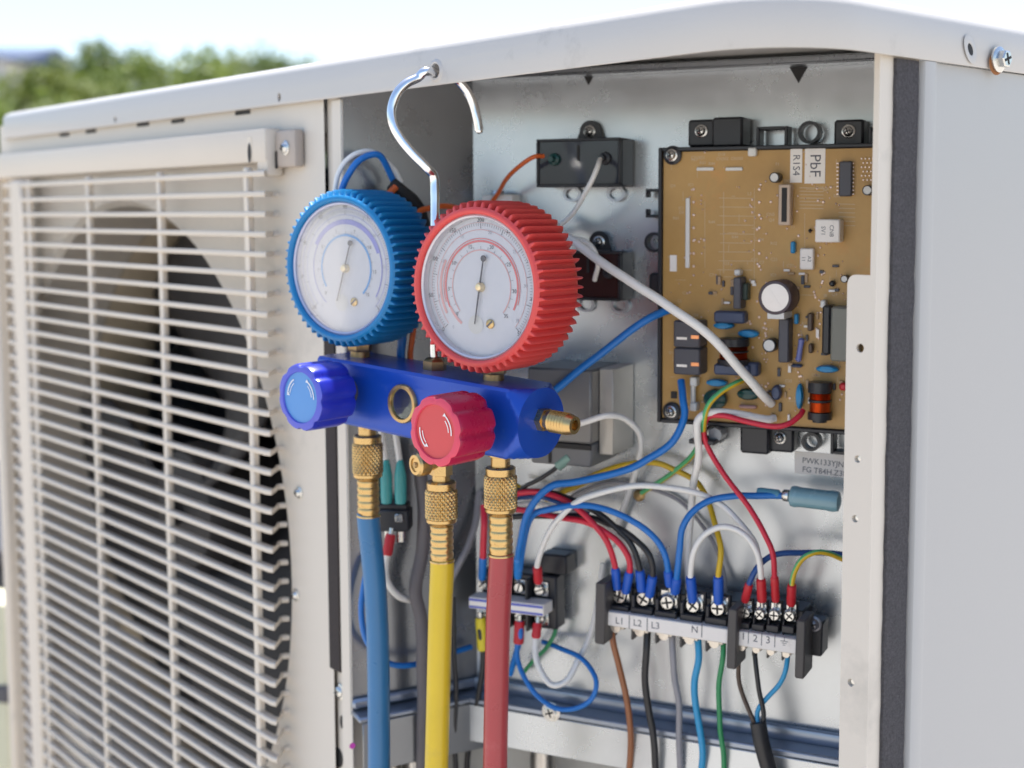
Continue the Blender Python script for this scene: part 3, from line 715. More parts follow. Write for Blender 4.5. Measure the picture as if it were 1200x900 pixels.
# gauges
def gauge(px, py, pyt, pyb, az, body, label, ink1, ink2, needle_deg, nums1, nums2, red):
    c = pt(M, px, py, -HH); D = azf(c, az, 0); L = .036
    r = (loc(D, px, pyt, 0).y-loc(D, px, pyb, 0).y)/2
    D = T(D, 0, (loc(D, px, pyt, 0).y+loc(D, px, pyb, 0).y)/2, -L/2)
    N = 56; ri = r*.845
    gz = bpy.data.objects.new('gauge', None); col.objects.link(gz); gz.parent = MAN; gz['label'] = label
    def mod(th, j, rr, z):
        if 2 <= j <= 8:
            q = max(0, math.cos(N*th)); q = q**.7
            d = .085 if j < 8 else .075
            return rr*(1-d*(1-q)), z
        return rr, z
    m = MB()
    m.lathe(D, [(r*.70, 0), (r*.86, .0003), (r*.955, .0012), (r*.99, .0028), (r*1.0, .006), (r*1.0, L*.5), (r*1.0, L-.0050), (r*.997, L-.0030), (r*.985, L-.0018), (r*.925, L-.0012), (r*.905, L-.0002), (r*.885, L), (r*.862, L), (ri, L-.0012), (ri, L-.006)], N*8, mod, cap1=False)
    m.build('rubber_boot', body, gz, root=MAN, sharp=60)
    m = MB(); m.lathe(D, [(ri+.0003, L-.005), (ri+.0002, L-.0026), (ri-.0008, L-.0018), (ri-.0016, L-.0024), (ri-.0018, L-.006)], 72, cap0=False, cap1=False)
    m.build('bezel', mat('bezel_'+('red' if red else 'blue'), (.62, .60, .64) if red else (.50, .52, .66), .3, .4, var=.15, vscale=120), gz, root=MAN)
    zd = L-.0062
    m = MB(); m.lathe(D, [(ri+.0002, zd-.001), (ri, zd), (.0001, zd)], 64); m.build('dial', DIALW, gz, root=MAN)
    z1 = zd+.00025
    Z = T(D, 0, 0, z1); m = MB()
    q = ri
    if red:
        m.ring(Z, q*.615, q*.645, 0, -28, 208, 64, 0); m.ring(Z, q*.66, q*.672, 0, -20, 200, 64, 0); m.ring(Z, q*.50, q*.515, 0, -42, 222, 64, 1)
        m.ring(Z, q*.78, q*.788, 0, -42, 222, 64, 1); m.ring(Z, q*.60, q*.64, 0, 208, 236, 20, 1); m.ring(Z, q*.88, q*.885, 0, -42, 222, 64, 1)
        m.ring(Z, q*.70, q*.74, .00001, 150, 212, 24, 1)
    else:
        m.ring(Z, q*.66, q*.735, 0, 20, 150, 48, 0); m.ring(Z, q*.66, q*.675, 0, 150, 232, 48, 0); m.ring(Z, q*.48, q*.515, 0, -48, 215, 64, 1)
        m.ring(Z, q*.80, q*.806, 0, -45, 225, 64, 0); m.ring(Z, q*.89, q*.896, 0, -45, 225, 64, 0); m.ring(Z, q*.71, q*.73, 0, -35, 20, 30, 0)
    for k in range(0, 101):
        a = 222-264*k/100; big = k % 10 == 0; mid = k % 5 == 0
        Q = Z @ RZ(a)
        m.box(Q, q*(.835 if not big else .80), q*.875, -.00006 if not big else -.00011, .00006 if not big else .00011, 0, .00006, mi=2)
        if mid: m.box(Q, q*.52, q*.56, -.00007, .00007, 0, .00005, mi=2)
    for k, s in enumerate(nums1):
        a = R(222-264*k/(len(nums1)-1)); m.text(T(Z, q*.925*math.cos(a)*.99, q*.925*math.sin(a)*.99, .00005), s, q*.085, 2)
    for k, s in enumerate(nums2):
        a = R(222-264*k/(len(nums2)-1)); m.text(T(Z, q*.575*math.cos(a), q*.575*math.sin(a), .00005), s, q*.075, 2)
        m.text(T(Z, q*.76*math.cos(a+.12), q*.76*math.sin(a+.12), .00005), s, q*.065, 3)
    m.build('scale', [ink1, ink2, INKBLK, INKGREY], gz, root=MAN)
    # calibration screw, lower dial plate
    m = MB(); m.lathe(T(Z, q*.16, -q*.50, 0), [(q*.065, 0), (q*.065, .0006), (q*.05, .0009), (.0001, .0009)], 20); m.box(T(Z, q*.16, -q*.50, .0009) @ RZ(40), -q*.06, q*.06, -q*.013, q*.013, 0, .0001, mi=1)
    m.build('calibration_screw', [BRASS, INKBLK], gz, root=MAN)
    m = MB(); m.lathe(T(Z, -q*.10, -q*.52, 0), [(q*.13, .00002), (.0001, .00005)], 24); m.build('dial_plate', mat('dial_grey', (.60, .60, .58), .5, var=.1), gz, root=MAN)
    # needle
    Nn = T(D, 0, 0, zd+.0014) @ RZ(needle_deg); m = MB()
    m.prism(Nn, [(-q*.52, -.0003), (0, -.0005), (q*.40, -.00032), (q*.40, .00032), (0, .0005), (-q*.52, .0003)], 0, .0002)
    m.lathe(T(Nn, q*.40, 0), [(q*.045, -.00005), (q*.045, .00026), (.0001, .0003)], 12)
    m.build('needle', INKBLK, gz, root=MAN)
    m = MB(); m.lathe(T(D, 0, 0, zd), [(q*.065, 0), (q*.065, .0018), (q*.045, .0028), (.0001, .003)], 20); m.build('needle_pin', mat('pale_brass', (.80, .66, .42), .3, .9), gz, root=MAN)
    m = MB(); m.lathe(D, [(ri-.0012, L-.0030), (ri*.9, L-.0018), (ri*.6, L-.0009), (ri*.3, L-.0004), (.0001, L-.0003)], 64); m.build('lens', LENS, gz, root=MAN)
    # brass stem into the block
    sb = pt(M, px, py, -HH); lx = (M.inverted() @ sb).x
    sm = MB(); ytop = (M.inverted() @ (c-Vector((0, 0, r*.9)))).y
    Sx = MC @ Matrix.Translation((lx, 0, -HH)) @ RX(-90)
    sm.lathe(Sx, [(.0052, HH-.001), (.0052, HH+.0035)], 24)
    sm.lathe(Sx, [(.0062, HH+.0030), (.0066, HH+.004), (.0066, HH+.009), (.0058, HH+.010), (.005, HH+.011), (.005, ytop-YC+.004)], 6)
    sm.build('stem', BRASSD, gz, root=MAN)
    return D
gauge(424, 313, 222, 404, 33, BLUERUB, 'low pressure gauge in a ribbed blue rubber boot', INKVIO, INKBLUE, 72, ['-30', '0', '30', '60', '90', '120', '150', '180', '220'], ['0', '1', '3', '5', '7', '10', '13', '15'], False)
gauge(582, 335, 235, 434, 34, REDRUB, 'high pressure gauge in a ribbed red rubber boot', INKRED, INKROSE, 80, ['0', '50', '100', '150', '200', '250', '300', '400', '500'], ['0', '5', '10', '15', '20', '25', '30', '35'], True)
# hook
hx = (M.inverted() @ pt(M, 510, 412, -HH)).x
base = MC @ Vector((hx, HH, -HH)); hole = pt(F, 511, 84, 0)
def hp_(px, py, d): return pt(F, px, py, d)
m = MB()
hk = [base-Vector((0, 0, .002)), base+Vector((0, 0, .03)), at_y(509.5, 300, .650), at_y(509.5, 235, .652), at_y(508.5, 208, .653), at_y(500, 196, .650), at_y(484, 180, .648), at_y(470, 163, .647), at_y(461, 146, .647), at_y(459, 128, .648), at_y(465, 110, .649), at_y(476, 98, .651), at_y(490, 91, .654), hole+Vector((-.0048, -.004, -.0004)), hole+Vector((.0008, .002, -.0006)), at_y(531, 91, .668), at_y(545, 104, .672), at_y(554, 120, .674), at_y(559, 138, .674), at_y(561.5, 153, .674)]
m.tube(hk, .0023, 14)
m.lathe(Matrix.Translation(hk[-1]), [(.0001, -.0018), (.0018, -.001), (.002, 0), (.0001, .0005)], 12)
m.build('hook', CHROME, MAN)
m = MB(); m.lathe(MC @ Matrix.Translation((hx, 0, -HH)) @ RX(-90), [(.0058, HH-.0005), (.0062, HH+.0005), (.0062, HH+.0045), (.0045, HH+.006), (.0028, HH+.0065)], 6); m.build('hook_nut', BRASSD, MAN)
# end fitting on the right, side port below
pf = loc(M, 634, 495, -HH)
Kf = MC @ Matrix.Translation((xr-.002, (loc(M, 634, 491, -HH).y-YC), -HH)) @ RY(90)
def thread(r0, r1, z0, z1, n): return [(r1 if k % 2 else r0, z0+(z1-z0)*k/n) for k in range(n+1)]
m = MB(); m.lathe(Kf, [(.0058, 0), (.0058, .0055)], 6); m.lathe(Kf, [(.0046, .005), (.0046, .008)]+thread(.0046, .0054, .008, .0185, 12)+[(.0052, .0190), (.0042, .0225), (.0025, .0225), (.0022, .019)], 24)
m.build('end_port', BRASS, MAN)

# knurled couplings and hoses
def knurl(mb, K, r, z0, z1, n=11, rows=36):
    zs = [z0+(z1-z0)*k/rows for k in range(rows+1)]
    def mod(th, j, rr, z):
        a = abs(math.cos(n*th+(z-z0)*n/r*.8)); b = abs(math.cos(n*th-(z-z0)*n/r*.8))
        return rr-.0005+.0009*min(a, b)*(1 if 0 < j < rows else .3), z
    mb.lathe(K, [(r, z) for z in zs], 176, mod)
def hose(px, py, pyc0, pyc1, pyf, base_off, hm, label, path, cname):
    # (px, py): centre of the coupling top; pyc0..pyc1 knurled nut, ..pyf crimped ferrule, then the hose
    c = pt(M, px, pyc0, base_off); Y = c.y
    K = Matrix.Translation(c) @ RX(180)        # local z runs down
    s = lambda a, b: (at_y(px, a, Y)-at_y(px, b, Y)).z
    t = thing('charging_hose', label, 'hose', (c.x, c.y, c.z), 'hoses hanging from the manifold')
    l1 = s(pyc0, pyc1); l2 = s(pyc0, pyf); r = .0080*1.0
    m = MB(); m.lathe(K, [(.0045, -.006), (.0045, 0), (r*.86, .0003), (r*.93, .001), (r*.93, .0042), (r*.88, .0048)], 36)
    knurl(m, K, r*.985, .0046, l1-.0026); m.lathe(K, [(r*.9, l1-.0030), (r*.97, l1-.0024), (r*.97, l1-.0010), (r*.86, l1), (r*.7, l1+.0004)], 36)
    m.build('knurled_nut', BRASS, t)
    m = MB(); pr_ = [(r*.62, l1-.001), (r*.66, l1+.0006)]
    n = 5; a0 = l1+.001; a1 = l2-.001
    for k in range(n):
        q0 = a0+(a1-a0)*k/n; dq = (a1-a0)/n
        pr_ += [(r*.72, q0), (r*.745, q0+dq*.12), (r*.745, q0+dq*.55), (r*.70, q0+dq*.70), (r*.70, q0+dq*.92)]
    pr_ += [(r*.78, a1), (r*.81, l2-.0004), (r*.80, l2), (r*.60, l2+.0001)]
    m.lathe(K, pr_, 36); m.build('crimped_ferrule', BRASS, t)
    m = MB(); m.tube([c-Vector((0, 0, l2-.0012)), c-Vector((0, 0, l2+.004))]+[at_y(a, b, Y+dy) for a, b, dy in path]+[Vector((c.x-.02, c.y-.06, .10)), Vector((c.x-.06, c.y-.13, .02)), Vector((c.x-.2, c.y-.2, .012))], .0061, 20); m.build('tube', hm, t)
    return t
hose(430.5, 509, 509, 560, 605, -HH*.9, H_BLUE, 'blue hose hanging from the left port of the manifold, below the blue knob', [(439, 680, 0), (443, 760, 0), (444, 850, 0), (444, 910, 0), (442, 1000, 0)], 'blue')
hose(517, 563, 563, 613, 658, -HH*.55, H_YEL, 'yellow hose hanging from the middle port of the manifold, below the red knob', [(516, 720, 0), (514, 800, 0), (512, 880, 0), (511, 920, 0), (509, 1000, 0)], 'yellow')
hose(586.5, 546, 546, 601, 651, -HH*.9, H_RED, 'red hose hanging from the right port of the manifold', [(584, 720, 0), (582, 800, 0), (580.5, 880, 0), (580, 920, 0), (579, 1000, 0)], 'red')
for px, py, o in ((430.5, 509, -HH*.9), (586.5, 546, -HH*.9)):
    c = pt(M, px, py, o); q = M.inverted() @ c
    m = MB(); m.lathe(Matrix.Translation(c), [(.0048, -.001), (.0048, .0045), (.0062, .005), (.0062, .022)], 24); m.build('hose_port', BRASS, MAN)
c = pt(M, 517, 563, -HH*.55)
m = MB(); m.lathe(Matrix.Translation(c), [(.0046, -.002), (.0046, .0025), (.0058, .003), (.0058, .03)], 6); m.build('hose_port', BRASS, MAN)
a = c+Vector((0, 0, .010)); b = at_y(486, 545, c.y-.010); d = (a-b).normalized()
m = MB(); Kp = frame(b, d.cross(Vector((0, 0, 1))), -d)
m.lathe(Kp, [(.0040, -(a-b).length), (.0040, -.006)], 18); m.lathe(Kp, [(.0056, -.007), (.0060, -.0062), (.0060, -.0012), (.0050, 0), (.0036, .0001), (.0034, -.0006), (.0001, -.0006)], 24)
m.lathe(Kp, [(.0016, -.0006), (.0012, .0004), (.0001, .0005)], 12, mi=1)
m.build('side_port', [BRASS, BRASSD], MAN)

# ================================================================ CIRCUIT BOARD
bo = pt(B, 900, 340, 0)
BRD = thing('circuit_board', 'brown printed circuit board with components in a black plastic tray on the steel panel', 'circuit board', (bo.x, bo.y, bo.z))
ZP = .0205                                     # component side of the board above the panel
def rect(px0, py0, px1, py1, z):
    mx, my = (px0+px1)/2, (py0+py1)/2
    return loc(B, px0, my, z).x, loc(B, px1, my, z).x, loc(B, mx, py1, z).y, loc(B, mx, py0, z).y
def comp(name, px0, py0, px1, py1, h, mt, bev=.0006, parent=None, root=None, z0=None, label=None):
    z0 = ZP if z0 is None else z0
    x0, x1, y0, y1 = rect(px0, py0, px1, py1, z0+h); m = MB(); m.box(B, x0, x1, y0, y1, z0, z0+h, bev)
    return m.build(name, mt, parent or BRD, root=root, label=label)
def disc(name, px, py, wpx, hpx, h, mt, z0=None, parent=None):
    z0 = ZP if z0 is None else z0
    x0, x1, y0, y1 = rect(px-wpx/2, py-hpx/2, px+wpx/2, py+hpx/2, z0+h*.6); rx, ry = (x1-x0)/2, (y1-y0)/2
    m = MB(); n = 20; prof = [(.0001, 0), (.75, .001), (.97, h*.3), (1, h*.5), (.93, h*.8), (.7, h*.96), (.0001, h)]
    m.lathe(T(B, (x0+x1)/2, (y0+y1)/2, z0) @ Matrix.Diagonal((rx, ry, 1, 1)), prof, n)
    return m.build(name, mt, parent or BRD, root=BRD)
tx0, tx1, ty0, ty1 = rect(772, 170, 1062, 504, ZP)
wl = .0021
m = MB()
m.box(B, tx0, tx1, ty0, ty1, .006, .0165, .001)
m.box(B, tx0, tx0+wl, ty0, ty1, .0166, .0225, .0005); m.box(B, tx1-wl, tx1, ty0, ty1, .0166, .0225, .0005)
m.box(B, tx0+wl, tx1-wl, ty0, ty0+wl, .0166, .0225, .0005); m.box(B, tx0+wl, tx1-wl, ty1-wl, ty1, .0166, .0225, .0005)
tray = m.build('tray', BLACKPL, BRD)
def tab(px0, py0, px1, py1, ring=False, screwed=False, z1=.013):
    x0, x1, y0, y1 = rect(px0, py0, px1, py1, z1); m = MB()
    if ring == 3:
        t_ = .0016; zz = .009
        m.box(B, x0, x1, y1-t_, y1, .004, zz, .0004); m.box(B, x0, x1, y0, y0+t_, .004, zz, .0004); h3 = (y1-y0)*.3
        m.box(B, x0, x0+t_, y0+t_, y0+h3, .004, zz, .0004); m.box(B, x0, x0+t_, y1-h3, y1-t_, .004, zz, .0004)
    elif ring:
        t_ = .0018
        m.box(B, x0, x0+t_, y0, y1, .004, z1, .0004); m.box(B, x1-t_, x1, y0, y1, .004, z1, .0004); m.box(B, x0+t_, x1-t_, y1-t_ if ring == 1 else y0, y1 if ring == 1 else y0+t_, .004, z1, .0004)
    else: m.box(B, x0, x1, y0, y1, .002, z1, .0012)
    o = m.build('tray_tab', BLACKPL, tray, root=BRD)
    if screwed: screw(BRD, BRD, T(B, (x0+x1)/2, (y0+y1)/2+.001, z1), .0026, False)
tab(806, 140, 838, 172, screwed=True); tab(834, 137, 870, 172, z1=.017); tab(977, 140, 1012, 173, screwed=True)
tab(886, 148, 923, 172, ring=1); tab(1017, 148, 1045, 172, ring=1); tab(753, 221, 774, 255, ring=3); tab(760, 320, 776, 354, z1=.014)
tab(867, 500, 901, 532, z1=.016); tab(898, 500, 930, 530, screwed=True, z1=.012); tab(973, 508, 1000, 533, ring=2); tab(826, 500, 846, 519, screwed=True, z1=.010)
for px, py, r in ((948, 155, .0058), (766, 284, .0055), (950, 518, .0050)):
    m = MB(); p = loc(B, px, py, .010); K = T(B, p.x, p.y, .004); m.lathe(K, [(r-.0015, 0), (r, 0), (r, .006), (r-.0015, .006), (r-.0015, 0)], 24, cap0=False, cap1=False)
    m.build('tray_eyelet', BLACKPL, tray, root=BRD)
m = MB(); m.box(B, tx0+wl+.0003, tx1-wl-.0003, ty0+wl+.0003, ty1-wl-.0003, .0168, ZP, 0)
board = m.build('board', PCB, BRD)
for px, py in ((789, 182), (788, 482)):
    p = loc(B, px, py, ZP); m = MB(); m.lathe(T(B, p.x, p.y, ZP-.001), [(.0050, 0), (.0050, .0024), (.0042, .003), (.0001, .003)], 24); m.build('screw_boss', BLACKPL, BRD)
    screw(BRD, BRD, T(B, p.x, p.y, ZP+.002), .0024, False)
# printed traces and legends on the board
m = MB(); rnd = random.Random(5)
def pline(px0, py0, px1, py1, w=.00022, mi=0, z=ZP+.00004):
    a = loc(B, px0, py0, z); b = loc(B, px1, py1, z); d = (b-a).normalized(); n = Vector((-d.y, d.x, 0))*w
    m.add([B @ (a-n), B @ (b-n), B @ (b+n), B @ (a+n)], [(0, 1, 2, 3)], mi=mi)
for k in range(9): pline(844+rnd.uniform(-4, 0), 232+k*10.5, 880+rnd.uniform(0, 6), 232.5+k*10.5, .00012)
for k in range(7): pline(937, 220+k*4, 965, 220.5+k*4, .00016)
for k in range(6): pline(983, 239+k*5, 1002, 239.5+k*5, .00014)
pline(848, 225, 848, 320, .00014); pline(826, 236, 826, 314, .00010); pline(884, 220, 884, 330, .0001); pline(943, 250, 943, 300, .0001); pline(915, 345, 955, 346, .0001)
for k in range(46):
    x = rnd.uniform(785, 985); y = rnd.uniform(180, 480); l_ = rnd.uniform(3, 14)
    if rnd.random() < .5: pline(x, y, x+l_, y+.1, .0001)
    else: pline(x, y, x, y+l_, .0001)
words = ['R12', 'C7', 'D3', 'IC1', 'R44', 'C21', 'TH2', 'J8', 'R9', 'Q4', 'C33', 'CN5', 'L2', 'D18', 'R61', 'F1']
for k in range(64):
    p = loc(B, rnd.uniform(785, 985), rnd.uniform(180, 480), ZP+.00005); m.text(T(B, p.x, p.y, p.z), rnd.choice(words), .0022, 0)
m.text(T(B, loc(B, 818, 185, ZP).x, loc(B, 818, 185, ZP).y, ZP+.00005), 'CN301', .0026); m.text(T(B, loc(B, 855, 186, ZP).x, loc(B, 855, 186, ZP).y, ZP+.00005), 'CN302  CN303', .0022)
pr_ = PCBINK
m.build('legend_print', PCBINK, board, root=BRD)
m = MB()
for k in range(90):
    p = loc(B, rnd.uniform(783, 990), rnd.uniform(178, 490), ZP); r = rnd.uniform(.0003, .0007)
    m.lathe(T(B, p.x, p.y, ZP), [(r, .00003), (r*.6, .0004), (.0001, .0005)], 8)
for k in range(7):
    for px in (813, 890): p = loc(B, px, 222+k*15, ZP); m.lathe(T(B, p.x, p.y, ZP), [(.0009, .00003), (.0006, .0006), (.0001, .0007)], 8)
for k in range(170):
    cx_ = rnd.choice([812, 822, 889, 895, 901, 955, 962, 935, 880, 925, 985, 972]); p = loc(B, cx_+rnd.uniform(-4, 4), rnd.uniform(215, 492), ZP); r = rnd.uniform(.0004, .0009)
    m.lathe(T(B, p.x, p.y, ZP), [(r, .00003), (r*.6, .0005), (.0001, .0006)], 8)
m.build('solder_joint', mat('solder', (.74, .58, .50), .3, .8), board, root=BRD)
for k in range(4):
    for j in range(6):
        px, py = 1010+k*4.5+(j % 2)*2, 186+j*5
        if k == 0 and j == 0: mm = MB()
        p = loc(B, px, py, ZP); mm.lathe(T(B, p.x, p.y, ZP), [(.0005, .00003), (.0004, .0008), (.0001, .0008)], 6)
mm.build('pin_field', MATS['solder'], board, root=BRD)
# white connectors, labels, chips
comp('wire_link', 816, 196, 836, 200, .0012, WHITEPL, .0003); comp('wire_link', 850, 196, 870, 200, .0012, WHITEPL, .0003)
comp('ribbon_socket', 803, 232, 808, 314, .0012, WHITEPL, .0003)
c_ = comp('pin_connector', 912, 216, 926, 264, .006, mat('connector_beige', (.55, .42, .32), .5), .0005)
x0, x1, y0, y1 = rect(916, 220, 922, 260, ZP+.0061); m = MB(); m.box(B, x0, x1, y0, y1, ZP+.006, ZP+.0063); m.build('connector_slot', BLACKM, c_, root=BRD)
comp('relay_pad', 876, 173, 886, 183, .003, WHITEPL); comp('arrow_label', 785, 299, 793, 318, .0003, LABEL, 0)
def label_plate(px0, py0, px1, py1, h, lines, size, rot=0, name='white_label', sp=.0044, z0=None, parent=None, root=None):
    o = comp(name, px0, py0, px1, py1, h, LABEL, 0 if h < .001 else .0006, z0=z0, parent=parent, root=root)
    z = (ZP if z0 is None else z0)+h; p = loc(B, (px0+px1)/2, (py0+py1)/2, z); m = MB()
    for i, s in enumerate(lines):
        K = T(B, p.x, p.y, z+.00006) @ RZ(rot); m.text(K @ Matrix.Translation((0, sp*((len(lines)-1)/2-i), 0)), s, size)
    m.build('lettering', INKBLK, o if (parent is None) else parent, root=root or BRD)
    return o
label_plate(943, 173, 967, 215, .0003, ['PbF'], .0078, -90)
label_plate(926, 173, 940, 214, .0003, ['R1S4'], .0052, -90)
label_plate(955, 257, 984, 284, .009, ['CN8', 'SV1'], .0030, -90, 'white_socket', .0042)
label_plate(937, 291, 953, 316, .004, ['A2', '11'], .0026, -90, 'white_socket', .0030)
comp('integrated_circuit', 983, 189, 998, 230, .0032, DKGREY); 
m = MB()
for k in range(9):
    for px in (981.5, 999.5):
        p = loc(B, px, 191.5+k*4.5, ZP+.001); m.box(T(B, p.x, p.y, ZP), -.0005, .0005, -.0003, .0003, 0, .0012)
m.build('chip_leg', MATS['solder'], BRD.children[-1], root=BRD)
def ecap(px, py, r_px, h, body=BLACKPL, top=ALU, label=None):
    p = loc(B, px, py, ZP+h); q = loc(B, px+r_px, py, ZP+h); r = q.x-p.x; K = T(B, p.x, p.y, ZP); m = MB()
    m.lathe(K, [(r*.96, 0), (r, .0006), (r, h*.08), (r*.93, h*.12), (r, h*.16), (r, h-.0008), (r*.95, h), (r*.82, h+.0001), (r*.80, h-.0003)], 32, cap1=False); o = m.build('electrolytic_capacitor', body, BRD, label=label)
    m = MB(); m.lathe(K, [(r*.81, h-.0003), (.0001, h-.00025)], 28); m.box(T(K, 0, 0, h-.0003) @ RZ(35), -r*.7, r*.7, -r*.03, r*.03, 0, .0001); m.box(T(K, 0, 0, h-.0003) @ RZ(125), -r*.7, r*.7, -r*.03, r*.03, 0, .00012)
    m.build('capacitor_top', top, o, root=BRD); return o
ecap(908, 349, 20, .016, mat('capacitor_sleeve', (.06, .04, .055), .35), ALU, 'large capacitor with a dark sleeve and pale top')
comp('capacitor_tag', 899, 366, 919, 374, .0155, WHITEPL, .0003)
ecap(907, 208, 6, .007, BLACKPL, WHITEPL); ecap(1016, 223, 6, .007, BLACKPL, WHITEPL); ecap(901, 405, 8, .008, BLACKPL, WHITEPL); ecap(989, 327, 4.5, .006, BLACKPL, WHITEPL)
comp('heat_sink', 859, 325, 868, 362, .010, DKGREY); comp('power_transistor', 869, 332, 876, 352, .006, mat('green_black', (.03, .05, .04), .4)); comp('lead_cap', 860, 316, 867, 323, .006, WHITEPL)
comp('film_capacitor', 836, 365, 872, 379, .008, CAPSLATE, .001); comp('film_capacitor', 836, 427, 878, 440, .009, CAPSLATE, .001); comp('film_capacitor', 866, 425, 888, 441, .007, CAPSLATE, .001)
for px, py, ww, hh in ((848, 381.5, 24, 9), (877, 391, 25, 10), (969.5, 432.5, 27, 9), (840, 448.5, 25, 9), (937, 464.5, 8.5, 31)): disc('disc_capacitor', px, py, ww, hh, .006, CAPBLUE)
for px, py, ww, hh in ((877, 462, 27, 14), (838, 468, 28, 24), (910, 460, 12, 18)): disc('varistor', px, py, ww, hh, .006, CAPGREEN if px < 900 else CAPSLATE)
comp('small_capacitor', 926, 283, 931, 297, .004, CAPBLUE, .0006); comp('small_capacitor', 930, 368, 935, 380, .004, CAPBLUE, .0006)
comp('heat_sink', 912, 374, 924, 425, .009, DKGREY)
comp('driver_chip', 946, 367, 952, 388, .004, W_DBROWN); comp('driver_chip', 947, 403, 952, 414, .004, W_DBROWN); comp('diode', 926, 427, 940, 431, .003, CAPSLATE, .001)
p = loc(B, 937.5, 410, ZP+.003); m = MB(); K = T(B, p.x, p.y, ZP+.003) @ RZ(-8) @ RX(90); m.lathe(K, [(.0006, -.0062), (.0017, -.0052), (.0014, -.003), (.0014, .003), (.0017, .0052), (.0006, .0062)], 14); m.build('resistor', mat('resistor_violet', (.16, .18, .42), .4), BRD)
comp('shunt_resistor', 865, 475, 886, 479, .003, mat('pink_ceramic', (.55, .33, .30), .5), .0008)
comp('dark_spot_component', 971, 329, 978, 336, .004, BLACKPL, .001); comp('dark_spot_component', 946, 268, 951, 273, .003, BLACKPL, .001)
comp('test_pad', 786, 459, 793, 467, .0006, BLACKM, .0001)
comp('small_transformer', 973, 360, 1004, 424, .013, TRAFO, .001); comp('transformer_core', 963, 358, 973, 416, .011, BLACKPL, .001); comp('transformer_tag', 961, 352, 967, 361, .006, WHITEPL)
for k, (a, b) in enumerate(((376, 408), (408, 440))):
    o = comp('relay', 789, a, 820, b-.6, .013, DKGREY, .0008)
    x0, x1, y0, y1 = rect(793, b-13, 805, b-10, ZP+.0131); m = MB(); m.box(B, x0, x1, y0, y1, ZP+.0128, ZP+.0133); m.build('relay_print', LABEL, o, root=BRD)
    x0, x1, y0, y1 = rect(810, b-15, 819, b-11, ZP+.0131); m = MB(); m.box(B, x0, x1, y0, y1, ZP+.0128, ZP+.0134); m.build('relay_terminal', COPPER, o, root=BRD)
comp('fuse_holder', 808, 442, 816, 453, .006, WHITEPL); comp('fuse_holder', 808, 472, 816, 482, .006, WHITEPL)
p = loc(B, 812, 462, ZP+.004); m = MB(); m.lathe(T(B, p.x, p.y, ZP+.0035) @ RX(90), [(.0015, -.0066), (.0015, .0066)], 12); m.build('fuse', mat('fuse_glass', (.6, .6, .58), .1, .2), BRD)
def choke(px, py, wpx, hpx, h, bands):
    x0, x1, y0, y1 = rect(px-wpx/2, py-hpx/2, px+wpx/2, py+hpx/2, ZP+h*.7); r = (x1-x0)/2; hh = (y1-y0)/2; K = T(B, (x0+x1)/2, (y0+y1)/2, ZP+r*.75) @ RX(-90); m = MB()
    m.lathe(K, [(r*.6, -hh*1.16), (r*.6, -hh*.98), (r, -hh), (r, -hh*.62), (r*.62, -hh*.60), (r*.62, -hh*.06), (r*.95, -hh*.05), (r*.95, hh*.05), (r*.62, hh*.06), (r*.62, hh*.42), (r, hh*.44), (r, hh), (r*.6, hh*1.02)], 28)
    o = m.build('choke', BLACKPL, BRD); m = MB()
    for (a, b) in ((-.58, -.08), (.08, .40)):
        n = 9
        m.lathe(K, [(r*(.80 if k % 2 else .88), hh*(a+(b-a)*k/(2*n))) for k in range(2*n+1)], 28)
    m.build('copper_winding', COPPER, o, root=BRD)
choke(958, 471, 28, 44, .014, 2); choke(858, 412, 36, 30, .012, 2)
sm_ = MB(); rnd = random.Random(21)
for k in range(60):
    px, py = rnd.choice([(rnd.uniform(890, 985), rnd.uniform(290, 345)), (rnd.uniform(925, 990), rnd.uniform(355, 480)), (rnd.uniform(880, 930), rnd.uniform(420, 490)), (rnd.uniform(825, 900), rnd.uniform(320, 360))])
    p = loc(B, px, py, ZP); a, b_ = rnd.choice([(.0016, .0006), (.0006, .0016), (.0011, .0008), (.0008, .0022)]); mi = rnd.randrange(3)
    sm_.box(T(B, p.x, p.y, ZP), -a, a, -b_, b_, .0001, rnd.uniform(.0008, .0022), .0002, mi=mi)
sm_.build('tiny_component', [DKGREY, mat('resistor_tan', (.45, .30, .17), .5), LABEL], BRD)['kind'] = 'stuff'
comp('red_component', 983, 449, 992, 458, .004, FERR, .001)

